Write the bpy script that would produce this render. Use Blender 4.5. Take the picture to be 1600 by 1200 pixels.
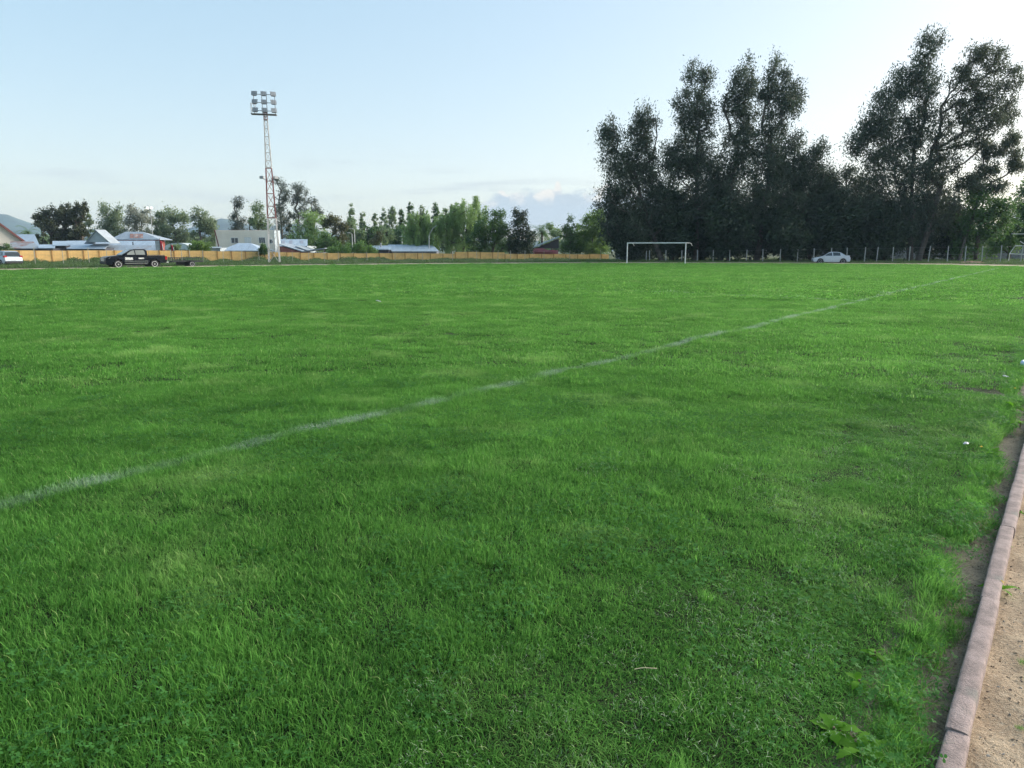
import bpy, bmesh, math, random
import numpy as np
from mathutils import Vector, Matrix

# ------------------------------------------------------------------ clear
for o in list(bpy.data.objects):
    bpy.data.objects.remove(o, do_unlink=True)
scene = bpy.context.scene
C = scene.collection
R = math.radians

# ------------------------------------------------------------------ camera
EYE = 1.6
FPX = 1110.0                     # focal length in photograph pixels (1600 wide)
PITCH = math.atan((600 - 391) / FPX)
cam_d = bpy.data.cameras.new('camera')
cam_d.sensor_width = 36.0
cam_d.lens = FPX / 1600 * 36.0
cam_d.clip_start = 0.05
cam_d.clip_end = 30000
cam = bpy.data.objects.new('camera', cam_d)
C.objects.link(cam)
cam.location = (0, 0, EYE)
cam.rotation_euler = (math.pi / 2 - PITCH, 0, 0)
scene.camera = cam

# ------------------------------------------------------------------ light
SUN_AZ = 69.0      # degrees to the right of the view axis
SUN_EL = 16.0
world = bpy.data.worlds.new('World')
scene.world = world
world.use_nodes = True
sun_d = bpy.data.lights.new('sun', 'SUN')
sun_d.energy = 5.0
sun_d.angle = R(60)
sun_d.color = (1.0, 0.93, 0.84)
sun = bpy.data.objects.new('sun', sun_d)
C.objects.link(sun)
sdir = Vector((math.sin(R(SUN_AZ)) * math.cos(R(SUN_EL)), math.cos(R(SUN_AZ)) * math.cos(R(SUN_EL)), math.sin(R(SUN_EL))))
sun.rotation_euler = sdir.to_track_quat('Z', 'Y').to_euler()
sun.location = (40, 20, 60)

scene.view_settings.view_transform = 'Standard'
scene.view_settings.look = 'None'
scene.view_settings.exposure = 1.0
scene.view_settings.gamma = 1.0
scene.view_settings.use_curve_mapping = False
scene.render.engine = 'CYCLES'
scene.cycles.use_adaptive_sampling = True
scene.cycles.adaptive_threshold = 0.025
scene.cycles.max_bounces = 5
scene.cycles.diffuse_bounces = 2
scene.cycles.glossy_bounces = 2
scene.cycles.transmission_bounces = 3
scene.cycles.transparent_max_bounces = 6
scene.cycles.volume_bounces = 0
scene.cycles.use_denoising = True


class NT:
    """small helper for node trees"""
    def __init__(self, tree):
        self.t = tree
        self.n = tree.nodes
        self.l = tree.links

    def new(self, typ, **kw):
        nd = self.n.new(typ)
        for k, v in kw.items():
            setattr(nd, k, v)
        return nd

    def val(self, sock, v):
        if isinstance(v, bpy.types.NodeSocket):
            self.l.new(v, sock)
        else:
            sock.default_value = v

    def math(self, op, a, b=0.0, c=None, clamp=False):
        nd = self.new('ShaderNodeMath', operation=op)
        nd.use_clamp = clamp
        self.val(nd.inputs[0], a)
        self.val(nd.inputs[1], b)
        if c is not None:
            self.val(nd.inputs[2], c)
        return nd.outputs[0]

    def mix(self, fac, a, b, blend='MIX'):
        nd = self.new('ShaderNodeMix', data_type='RGBA', blend_type=blend)
        self.val(nd.inputs[0], fac)
        self.val(nd.inputs[6], a if isinstance(a, bpy.types.NodeSocket) else tuple(a) + (1,))
        self.val(nd.inputs[7], b if isinstance(b, bpy.types.NodeSocket) else tuple(b) + (1,))
        return nd.outputs[2]

    def noise(self, vec, scale, detail=3, rough=0.5, dist=0.0):
        nd = self.new('ShaderNodeTexNoise')
        if vec is not None:
            self.l.new(vec, nd.inputs['Vector'])
        nd.inputs['Scale'].default_value = scale
        nd.inputs['Detail'].default_value = detail
        nd.inputs['Roughness'].default_value = rough
        nd.inputs['Distortion'].default_value = dist
        return nd.outputs['Fac']

    def sstep(self, x, a, b, lo=0.0, hi=1.0):
        nd = self.new('ShaderNodeMapRange', interpolation_type='SMOOTHSTEP')
        self.val(nd.inputs[0], x)
        nd.inputs[1].default_value = a
        nd.inputs[2].default_value = b
        nd.inputs[3].default_value = lo
        nd.inputs[4].default_value = hi
        return nd.outputs[0]

    def sep(self, v):
        nd = self.new('ShaderNodeSeparateXYZ')
        self.l.new(v, nd.inputs[0])
        return nd.outputs

    def comb(self, x, y, z):
        nd = self.new('ShaderNodeCombineXYZ')
        for i, s in enumerate((x, y, z)):
            self.val(nd.inputs[i], s)
        return nd.outputs[0]


# ------------------------------------------------------------------ sky (world)
SKY_STRENGTH = 0.115
wt = NT(world.node_tree)
wt.n.clear()
w_out = wt.new('ShaderNodeOutputWorld')
w_bg = wt.new('ShaderNodeBackground')
w_bg.inputs['Strength'].default_value = SKY_STRENGTH
wt.l.new(w_bg.outputs[0], w_out.inputs[0])
sky = wt.new('ShaderNodeTexSky', sky_type='NISHITA')
sky.sun_disc = False
sky.sun_elevation = R(SUN_EL)
sky.sun_rotation = R(SUN_AZ)
sky.altitude = 150
sky.air_density = 1.0
sky.dust_density = 2.3
sky.ozone_density = 2.0
geo = wt.new('ShaderNodeTexCoord')
dirv = geo.outputs['Generated']
sx, sy, sz = wt.sep(dirv)
az = wt.math('ARCTAN2', sx, sy)
el = wt.math('ARCSINE', sz)
azd = wt.math('MULTIPLY', az, 180 / math.pi)
eld = wt.math('MULTIPLY', el, 180 / math.pi)
# low bank of cumulus along the horizon: lumpy top, flat base lost in the haze
acoord = wt.comb(azd, wt.math('MULTIPLY', eld, 1.6), 0.0)
big = wt.noise(wt.comb(azd, 0.0, 3.1), 0.11, 1.0, 0.5)
lump = wt.noise(acoord, 0.75, 5.0, 0.55, 0.3)


def bump_az(c, w):
    d = wt.math('DIVIDE', wt.math('SUBTRACT', azd, c), w)
    return wt.math('POWER', 2.718, wt.math('MULTIPLY', wt.math('MULTIPLY', d, d), -1.0))


top = wt.math('MULTIPLY', wt.sstep(big, 0.5, 0.75), 3.0)
bank = wt.math('MULTIPLY', wt.sstep(azd, -7.0, -0.5), wt.sstep(azd, 22, 10))
top = wt.math('MAXIMUM', top, wt.math('MULTIPLY', bank, 4.6))
for c_, w_, h_ in ((3.6, 1.2, 5.1), (7.4, 1.6, 5.0), (38, 3.5, 6.6), (52, 8, 5.5), (-62, 9, 4.0), (85, 12, 5.0)):
    top = wt.math('MAXIMUM', top, wt.math('MULTIPLY', bump_az(c_, w_), h_))
top = wt.math('ADD', top, wt.math('MULTIPLY', wt.math('SUBTRACT', lump, 0.5), 1.7))
over = wt.math('SUBTRACT', top, eld)
cmask = wt.sstep(over, -0.15, 0.55)
cmask = wt.math('MULTIPLY', cmask, wt.sstep(top, 1.5, 3.0))
cmask = wt.math('MULTIPLY', cmask, wt.sstep(eld, 0.6, 2.2))
rim = wt.math('MULTIPLY', wt.sstep(over, -0.05, 0.15), wt.sstep(over, 1.2, 0.35))
rimn = wt.sstep(wt.noise(acoord, 0.5, 3.0, 0.5), 0.43, 0.56)
rim = wt.math('MULTIPLY', wt.math('MULTIPLY', rim, rimn), wt.sstep(top, 3.5, 4.5))
# thin streaks of high cloud, stretched along the horizon
scoord = wt.comb(wt.math('MULTIPLY', azd, 0.055), wt.math('MULTIPLY', eld, 0.9), 5.0)
streak = wt.sstep(wt.noise(scoord, 1.0, 4.0, 0.55, 0.4), 0.52, 0.72)
streak = wt.math('MULTIPLY', streak, wt.math('MULTIPLY', wt.sstep(eld, 0.5, 2.5), wt.sstep(eld, 9.0, 5.0)))
K = 1.0 / SKY_STRENGTH / 2 ** scene.view_settings.exposure
# gamma flattens the clear sky's range, so the ground gets more light
sk = wt.new('ShaderNodeHueSaturation')
wt.l.new(sky.outputs[0], sk.inputs['Color'])
sk.inputs['Saturation'].default_value = 1.32
sk.inputs['Value'].default_value = 1.0
gm = wt.new('ShaderNodeGamma')
wt.l.new(sk.outputs[0], gm.inputs['Color'])
gm.inputs['Gamma'].default_value = 0.42
sm = wt.new('ShaderNodeVectorMath', operation='SCALE')
wt.l.new(gm.outputs[0], sm.inputs[0])
sm.inputs['Scale'].default_value = 2.55
col = wt.mix(1.0, sm.outputs[0], (1.015, 1.005, 0.985), 'MULTIPLY')
col = wt.mix(wt.math('MULTIPLY', streak, 0.5), col, tuple(k * K for k in (0.60, 0.66, 0.72)))
col = wt.mix(wt.math('MULTIPLY', cmask, 0.85), col, tuple(k * K for k in (0.55, 0.65, 0.75)))
col = wt.mix(wt.math('MULTIPLY', rim, 0.9), col, tuple(k * K for k in (1.02, 0.97, 0.88)))
wt.l.new(col, w_bg.inputs['Color'])


# ------------------------------------------------------------------ projection helpers
CP, SP = math.cos(PITCH), math.sin(PITCH)


def ray(u, v):
    a, b = u - 800.0, 600.0 - v
    return a, FPX * CP + b * SP, -FPX * SP + b * CP


def P(u, v, Y):
    """the point at distance Y in front of the camera that the photograph shows at (u, v)"""
    a, b, c = ray(u, v)
    return Vector((a / b * Y, Y, EYE + c / b * Y))


def G(u, v, z=0.0):
    a, b, c = ray(u, v)
    s = (z - EYE) / c
    return Vector((a * s, b * s, z))


def upx(Y):
    """metres per photograph pixel at distance Y"""
    return Y / (FPX * 1.01)


HEAD = R(38)
TV = Vector((math.sin(HEAD), math.cos(HEAD), 0))    # along the touchline
NV = Vector((-math.cos(HEAD), math.sin(HEAD), 0))   # across the pitch


def TN(t, n, z=0.0):
    v = TV * t + NV * n
    return Vector((v.x, v.y, z))


# ------------------------------------------------------------------ mesh helpers
def tag(o, label=None, cat=None, group=None, kind=None):
    if label: o['label'] = label
    if cat: o['category'] = cat
    if group: o['group'] = group
    if kind: o['kind'] = kind
    return o


def link(o, parent=None):
    C.objects.link(o)
    if parent is not None:
        o.parent = parent
    return o


def empty(name, loc=(0, 0, 0), rz=0.0):
    o = bpy.data.objects.new(name, None)
    o.empty_display_size = 0.3
    o.location = loc
    o.rotation_euler = (0, 0, rz)
    return link(o)


class MB:
    def __init__(self):
        self.v, self.f = [], []

    def add(self, vs, fs):
        b = len(self.v)
        self.v += [tuple(x) for x in vs]
        self.f += [tuple(i + b for i in f) for f in fs]
        return self

    def box(self, x0, x1, y0, y1, z0, z1):
        return self.add([(x0, y0, z0), (x1, y0, z0), (x1, y1, z0), (x0, y1, z0), (x0, y0, z1), (x1, y0, z1), (x1, y1, z1), (x0, y1, z1)],
                        [(0, 3, 2, 1), (4, 5, 6, 7), (0, 1, 5, 4), (1, 2, 6, 5), (2, 3, 7, 6), (3, 0, 4, 7)])

    def tube(self, a, b, r0, r1=None, n=6, cap=True):
        a, b = Vector(a), Vector(b)
        r1 = r0 if r1 is None else r1
        d = (b - a)
        if d.length < 1e-6:
            return self
        d.normalize()
        s = d.orthogonal().normalized()
        t = d.cross(s)
        vs = []
        for p, r in ((a, r0), (b, r1)):
            for i in range(n):
                w = 2 * math.pi * i / n
                vs.append(p + (s * math.cos(w) + t * math.sin(w)) * r)
        fs = [(i, (i + 1) % n, n + (i + 1) % n, n + i) for i in range(n)]
        if cap:
            fs += [tuple(range(n - 1, -1, -1)), tuple(range(n, 2 * n))]
        return self.add(vs, fs)

    def path(self, pts, r, n=6):
        for a, b in zip(pts, pts[1:]):
            self.tube(a, b, r, r, n)
        return self

    def bar(self, a, b, w, h=None):
        """square bar from a to b"""
        a, b = Vector(a), Vector(b)
        h = h or w
        d = (b - a).normalized()
        up = Vector((0, 0, 1)) if abs(d.z) < 0.95 else Vector((1, 0, 0))
        s = d.cross(up).normalized()
        t = s.cross(d)
        vs = [p + s * (i * w / 2) + t * (j * h / 2) for p in (a, b) for i, j in ((-1, -1), (1, -1), (1, 1), (-1, 1))]
        return self.add(vs, [(3, 2, 1, 0), (4, 5, 6, 7), (0, 1, 5, 4), (1, 2, 6, 5), (2, 3, 7, 6), (3, 0, 4, 7)])

    def lathe(self, prof, axis='y', c=(0, 0, 0), n=20):
        """prof: list of (r, h) along the axis"""
        vs = []
        for r, h in prof:
            for i in range(n):
                w = 2 * math.pi * i / n
                p = {'y': (r * math.cos(w), h, r * math.sin(w)), 'z': (r * math.cos(w), r * math.sin(w), h), 'x': (h, r * math.cos(w), r * math.sin(w))}[axis]
                vs.append((p[0] + c[0], p[1] + c[1], p[2] + c[2]))
        fs = []
        for k in range(len(prof) - 1):
            for i in range(n):
                j = (i + 1) % n
                fs.append((k * n + i, k * n + j, (k + 1) * n + j, (k + 1) * n + i))
        fs.append(tuple(range(n)))
        fs.append(tuple(range((len(prof) - 1) * n, len(prof) * n)))
        return self.add(vs, fs)

    def prism(self, poly, y0, y1, taper=None):
        """side outline (x, z) extruded in y; taper(z) gives the share of the half width at that height"""
        n = len(poly)
        vs = []
        for y in (y0, y1):
            for x, z in poly:
                k = taper(x, z) if taper else 1.0
                vs.append((x, y * k, z))
        fs = [tuple(range(n)), tuple(range(2 * n - 1, n - 1, -1))]
        fs += [(i, n + i, n + (i + 1) % n, (i + 1) % n) for i in range(n)]
        return self.add(vs, fs)

    def build(self, name, mat, parent=None, smooth=False, bevel=0.0, loc=None, rz=None, recalc=True):
        me = bpy.data.meshes.new(name)
        me.from_pydata(self.v, [], self.f)
        if recalc or bevel:
            bm = bmesh.new()
            bm.from_mesh(me)
            bmesh.ops.recalc_face_normals(bm, faces=bm.faces)
            if bevel:
                ed = [e for e in bm.edges if len(e.link_faces) == 2 and e.calc_face_angle(0) > 0.35]
                bmesh.ops.bevel(bm, geom=ed, offset=bevel, segments=2, affect='EDGES', clamp_overlap=True)
            bm.to_mesh(me)
            bm.free()
        me.materials.append(mat)
        if smooth:
            me.polygons.foreach_set('use_smooth', [True] * len(me.polygons))
        o = bpy.data.objects.new(name, me)
        if loc is not None:
            o.location = loc
        if rz is not None:
            o.rotation_euler = (0, 0, rz)
        return link(o, parent)


def np_mesh(name, verts, faces, mat, parent=None, smooth=False, do_link=True, col=None):
    """verts (N,3), faces (M,k) numpy, uniform face size"""
    me = bpy.data.meshes.new(name)
    nv, (nf, k) = len(verts), faces.shape
    me.vertices.add(nv)
    me.vertices.foreach_set('co', np.ascontiguousarray(verts, np.float32).ravel())
    me.loops.add(nf * k)
    me.polygons.add(nf)
    me.loops.foreach_set('vertex_index', np.ascontiguousarray(faces, np.int32).ravel())
    me.polygons.foreach_set('loop_start', np.arange(0, nf * k, k, dtype=np.int32))
    me.polygons.foreach_set('loop_total', np.full(nf, k, np.int32))
    if smooth:
        me.polygons.foreach_set('use_smooth', np.ones(nf, bool))
    if col is not None:
        a = me.attributes.new('tint', 'FLOAT', 'POINT')
        a.data.foreach_set('value', np.ascontiguousarray(col, np.float32))
    me.update(calc_edges=True)
    me.materials.append(mat)
    o = bpy.data.objects.new(name, me)
    if do_link:
        link(o, parent)
    return o


# ------------------------------------------------------------------ materials
MATS = {}


def mat(name, base, rough=0.6, var=0.12, scale=3.0, metal=0.0, spec=0.5, bump=0.0, bscale=40.0, coat=0.0, coord='Object', second=None, sec_scale=1.5, sec_lo=0.5, sec_hi=0.65):
    if name in MATS:
        return MATS[name]
    m = bpy.data.materials.new(name)
    m.use_nodes = True
    t = NT(m.node_tree)
    bs = t.n['Principled BSDF']
    tc = t.new('ShaderNodeTexCoord')
    vec = tc.outputs[coord]
    nz = t.noise(vec, scale, 4, 0.6)
    lo = tuple(max(0, c * (1 - var)) for c in base)
    hi = tuple(min(1, c * (1 + var)) for c in base)
    c = t.mix(t.sstep(nz, 0.3, 0.7), lo, hi)
    if second is not None:
        s = t.sstep(t.noise(vec, sec_scale, 5, 0.6), sec_lo, sec_hi)
        c = t.mix(s, c, second)
    t.l.new(c, bs.inputs['Base Color'])
    bs.inputs['Roughness'].default_value = rough
    bs.inputs['Metallic'].default_value = metal
    bs.inputs['Specular IOR Level'].default_value = spec
    bs.inputs['Coat Weight'].default_value = coat
    if bump:
        b = t.new('ShaderNodeBump')
        b.inputs['Strength'].default_value = bump
        b.inputs['Distance'].default_value = 0.02
        t.l.new(t.noise(vec, bscale, 4, 0.6), b.inputs['Height'])
        t.l.new(b.outputs[0], bs.inputs['Normal'])
    MATS[name] = m
    return m


def mat_sheet_metal(name, base, rust=None, rust_amt=0.6, ribs=12.0):
    """painted corrugated sheet: ribs as bump along local x"""
    m = bpy.data.materials.new(name)
    m.use_nodes = True
    t = NT(m.node_tree)
    bs = t.n['Principled BSDF']
    tc = t.new('ShaderNodeTexCoord')
    ob = tc.outputs['Object']
    x, y, z = t.sep(ob)
    streak = t.noise(t.comb(t.math('MULTIPLY', x, 1.6), t.math('MULTIPLY', y, 0.25), 0.0), 1.0, 4, 0.6)
    c = t.mix(t.sstep(streak, 0.3, 0.7), tuple(k * 0.86 for k in base), tuple(min(1, k * 1.08) for k in base))
    if rust:
        r = t.sstep(t.noise(ob, 0.35, 4, 0.65), rust_amt, rust_amt + 0.12)
        c = t.mix(r, c, rust)
    t.l.new(c, bs.inputs['Base Color'])
    bs.inputs['Roughness'].default_value = 0.55
    bs.inputs['Metallic'].default_value = 0.0
    w = t.new('ShaderNodeMath', operation='SINE')
    t.l.new(t.math('MULTIPLY', x, ribs * 2 * math.pi), w.inputs[0])
    b = t.new('ShaderNodeBump')
    b.inputs['Strength'].default_value = 0.5
    b.inputs['Distance'].default_value = 0.02
    t.l.new(w.outputs[0], b.inputs['Height'])
    t.l.new(b.outputs[0], bs.inputs['Normal'])
    return m


def mat_leaf(name, dark, light, trans=0.3, rough=0.55, spec=0.3, scale=0.5):
    """foliage: diffuse with some light passing through, tint varies per leaf and per clump"""
    m = bpy.data.materials.new(name)
    m.use_nodes = True
    t = NT(m.node_tree)
    bs = t.n['Principled BSDF']
    out = t.n['Material Output']
    g = t.new('ShaderNodeNewGeometry')
    at = t.new('ShaderNodeAttribute', attribute_name='tint')
    nz = t.noise(g.outputs['Position'], scale, 3, 0.55)
    f = t.math('ADD', t.math('MULTIPLY', at.outputs['Fac'], 0.6), t.math('MULTIPLY', t.sstep(nz, 0.3, 0.7), 0.4), clamp=True)
    c = t.mix(f, dark, light)
    t.l.new(c, bs.inputs['Base Color'])
    bs.inputs['Roughness'].default_value = rough
    bs.inputs['Specular IOR Level'].default_value = spec
    tr = t.new('ShaderNodeBsdfTranslucent')
    t.l.new(t.mix(0.5, c, tuple(k * 1.4 for k in light)), tr.inputs['Color'])
    mx = t.new('ShaderNodeMixShader')
    mx.inputs[0].default_value = trans
    t.l.new(bs.outputs[0], mx.inputs[1])
    t.l.new(tr.outputs[0], mx.inputs[2])
    t.l.new(mx.outputs[0], out.inputs[0])
    return m


def plain(name, base, rough=0.5, **kw):
    return mat(name, base, rough, **kw)


WHITE = plain('white_paint', (0.72, 0.72, 0.70), 0.5, var=0.08, scale=2.0)
RUBBER = plain('black_rubber', (0.018, 0.018, 0.018), 0.85)
DARKMETAL = plain('dark_metal', (0.04, 0.042, 0.045), 0.5)
GREYMETAL = plain('grey_metal', (0.36, 0.37, 0.38), 0.5, var=0.15)
CONCRETE = plain('concrete', (0.40, 0.39, 0.36), 0.9, var=0.2, bump=0.3)
GLASS = plain('car_glass', (0.03, 0.04, 0.045), 0.06, var=0.05, spec=0.8)
BARK = plain('bark', (0.085, 0.068, 0.052), 0.9, var=0.35, scale=2.0, bump=0.5, bscale=8)
BARK_PALE = plain('pale_bark', (0.115, 0.095, 0.080), 0.9, var=0.35, scale=1.2, second=(0.055, 0.045, 0.038), sec_scale=1.0)

# ------------------------------------------------------------------ ground
EDGE_N = [0.2, 3.8, 12.8, 23.8, 33.0, 42.0, 50.7, 57.0, 60.4, 64.4, 67.6, 69.0, 70.0]
EDGE_T = [82.0, 84.7, 90.5, 89.5, 85.5, 79.4, 71.0, 61.5, 54.0, 44.0, 27.3, 5.0, -25.0]


def lawn_edge(t):
    """where the turf breaks down into the gutter beside the kerb"""
    return 0.30 + 0.03 * np.sin(t * 1.9 + 0.6) + 0.035 * np.sin(t * 4.3 + 2.0) + 0.02 * np.sin(t * 11.0) + 0.017 * np.clip(t, 0, 14)


def relief(t, n):
    z = 0.012 * np.sin(t * 1.3 + n * 0.7 + 0.4) + 0.010 * np.sin(n * 2.1 - t * 0.9 + 1.2) + 0.007 * np.sin(t * 3.1 + 2.2) * np.sin(n * 2.7 + 0.3) + 0.004 * np.sin(t * 7.3 + n * 5.1)
    return z * np.clip((n - 0.2) / 0.8, 0, 1)


def pitch_z(t, n):
    e = lawn_edge(t)
    k = np.clip((n - (e - 0.10)) / 0.16, 0, 1)
    k = k * k * (3 - 2 * k)
    rough = 0.006 * np.sin(t * 23 + n * 31) + 0.005 * np.sin(t * 41 - n * 17 + 1.0)
    return relief(t, n) * k + (-0.075 + rough) * (1 - k)


def ground_material(name, kind):
    m = bpy.data.materials.new(name)
    m.use_nodes = True
    t = NT(m.node_tree)
    bs = t.n['Principled BSDF']
    g = t.new('ShaderNodeNewGeometry')
    pos = g.outputs['Position']
    bs.inputs['Roughness'].default_value = 0.95
    bs.inputs['Specular IOR Level'].default_value = 0.2
    n1 = t.noise(pos, 0.35, 4, 0.6)
    n2 = t.noise(pos, 6.0, 5, 0.65)
    n3 = t.noise(pos, 60.0, 4, 0.6)
    if kind == 'lawn':
        d = t.new('ShaderNodeVectorMath', operation='DOT_PRODUCT')
        t.l.new(pos, d.inputs[0])
        d.inputs[1].default_value = NV
        soil = t.mix(n2, (0.17, 0.145, 0.105), (0.31, 0.27, 0.205))
        soil = t.mix(t.sstep(n1, 0.45, 0.7), soil, (0.12, 0.125, 0.08))
        turf = t.mix(t.sstep(n1, 0.35, 0.65), (0.016, 0.032, 0.009), (0.026, 0.046, 0.012))  # near-black ground under the blades: shade in the gaps put into its colour
        turf = t.mix(t.math('MULTIPLY', n2, 0.5), turf, (0.028, 0.026, 0.014))
        soil = t.mix(t.math('MULTIPLY', t.sstep(n3, 0.5, 0.62), 0.6), soil, (0.085, 0.07, 0.048))
        soil = t.mix(t.math('MULTIPLY', t.sstep(t.noise(pos, 150.0, 3, 0.6), 0.56, 0.7), 0.7), soil, (0.40, 0.36, 0.28))
        c = t.mix(t.sstep(d.outputs['Value'], 0.34, 0.52), soil, turf)
    elif kind == 'dirt':
        c = t.mix(t.sstep(n2, 0.3, 0.7), (0.35, 0.255, 0.165), (0.52, 0.40, 0.27))
        n4 = t.noise(pos, 24.0, 5, 0.7)
        c = t.mix(t.math('MULTIPLY', t.sstep(n4, 0.5, 0.66), 0.55), c, (0.27, 0.19, 0.125))
        c = t.mix(t.math('MULTIPLY', t.sstep(n4, 0.46, 0.32), 0.5), c, (0.58, 0.47, 0.34))
        c = t.mix(t.math('MULTIPLY', t.sstep(n3, 0.52, 0.66), 0.55), c, (0.25, 0.18, 0.115))
        c = t.mix(t.math('MULTIPLY', t.sstep(n1, 0.5, 0.75), 0.4), c, (0.46, 0.37, 0.26))
        gr = t.noise(pos, 260.0, 3, 0.6)
        c = t.mix(t.math('MULTIPLY', t.sstep(gr, 0.55, 0.7), 0.7), c, (0.62, 0.53, 0.42))
        c = t.mix(t.math('MULTIPLY', t.sstep(gr, 0.44, 0.30), 0.7), c, (0.13, 0.09, 0.06))
    elif kind == 'track':
        c = t.mix(n2, (0.36, 0.29, 0.20), (0.46, 0.38, 0.28))
        c = t.mix(t.math('MULTIPLY', t.sstep(t.noise(pos, 0.22, 4, 0.6), 0.5, 0.68), 0.55), c, (0.10, 0.13, 0.05))
    else:
        c = t.mix(t.sstep(n1, 0.35, 0.65), (0.035, 0.065, 0.02), (0.085, 0.10, 0.035))
        c = t.mix(t.math('MULTIPLY', n2, 0.4), c, (0.11, 0.095, 0.055))
    t.l.new(c, bs.inputs['Base Color'])
    b = t.new('ShaderNodeBump')
    b.inputs['Strength'].default_value = 1.0
    b.inputs['Distance'].default_value = 0.02
    h = t.math('ADD', t.math('MULTIPLY', t.noise(pos, 35.0, 5, 0.7), 1.0), t.math('MULTIPLY', t.noise(pos, 180.0, 3, 0.6), 0.35))
    t.l.new(h, b.inputs['Height'])
    t.l.new(b.outputs[0], bs.inputs['Normal'])
    return m


def grid_mesh(name, V, mat, smooth=True):
    """V: (rows, cols, 3)"""
    r, c, _ = V.shape
    idx = np.arange(r * c).reshape(r, c)
    f = np.stack([idx[:-1, :-1], idx[1:, :-1], idx[1:, 1:], idx[:-1, 1:]], -1).reshape(-1, 4)
    return np_mesh(name, V.reshape(-1, 3), f, mat, smooth=smooth)


def tn_to_xyz(t, n, z):
    return np.stack([t * TV.x + n * NV.x, t * TV.y + n * NV.y, z], -1)


tag(MB().add([(-2500, -250, -0.10), (2500, -250, -0.10), (2500, 2450, -0.10), (-2500, 2450, -0.10)], [(0, 1, 2, 3)])
    .build('ground', ground_material('verge_ground', 'verge')), kind='structure')

# lawn sheet, from the gutter beside the kerb to the far bend
nn = np.concatenate([np.linspace(0.14, 1.2, 46), np.geomspace(1.24, 70.0, 120)])
ts = np.concatenate([np.linspace(-25, -1.2, 30), np.linspace(-1, 14, 260), np.geomspace(14.2, 100, 120)])
tmax = np.interp(nn, EDGE_N, EDGE_T)
TT = np.minimum(ts[None, :] + 0 * nn[:, None], tmax[:, None])
TT = np.where(ts[None, :] > tmax[:, None], tmax[:, None] + 1e-3 * (ts[None, :] - tmax[:, None]), TT)
NN = nn[:, None] + 0 * TT
tag(grid_mesh('pitch', tn_to_xyz(TT, NN, pitch_z(TT, NN)), ground_material('pitch_soil', 'lawn')), kind='structure')

# sandy running track on the near side of the kerb
dn = np.concatenate([np.linspace(0.13, -1.2, 50), np.linspace(-1.25, -9, 12)])
dt = np.concatenate([np.linspace(-10, 0.3, 12), np.linspace(0.4, 8, 200), np.linspace(8.3, 100, 60)])
DN, DT = np.meshgrid(dn, dt, indexing='ij')
rng = np.random.default_rng(3)
dz = 0.006 * np.sin(DT * 5.1 + DN * 7) + 0.004 * np.sin(DT * 13 - DN * 19) + rng.normal(0, 0.0022, DN.shape)
dz += 0.02 * np.clip((0.13 - DN) / 0.4, 0, 1) - 0.045
tag(grid_mesh('dirt_track', tn_to_xyz(DT, DN, dz)[:, ::-1], ground_material('track_sand', 'dirt')), kind='structure')

# the far side of the same track, following the bend behind the goal
ev = []
pts = [(t, n) for n, t in zip(EDGE_N, EDGE_T)]
wid = [7, 7, 6, 4.5, 3.5, 3.5, 4, 4.5, 4, 3, 2.2, 2.2, 2.2]
tt_ = np.interp(np.linspace(0, 12, 97), range(13), EDGE_T)
nn_ = np.interp(np.linspace(0, 12, 97), range(13), EDGE_N)
ww_ = np.interp(np.linspace(0, 12, 97), range(13), wid)
for i in range(97):
    j, k = max(0, i - 1), min(96, i + 1)
    d = Vector((tt_[k] - tt_[j], nn_[k] - nn_[j])).normalized()
    o = Vector((d.y, -d.x))
    for w, z in ((-0.5, 0.02), (ww_[i] * 0.5, 0.085), (ww_[i] + 0.3 * math.sin(i * 1.7), 0.07)):
        ev.append(TN(tt_[i] + o.x * w, nn_[i] + o.y * w, z))
ev = np.array([tuple(p) for p in ev]).reshape(97, 3, 3)
tag(grid_mesh('path', ev, ground_material('far_track_sand', 'track')), kind='structure')


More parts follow.
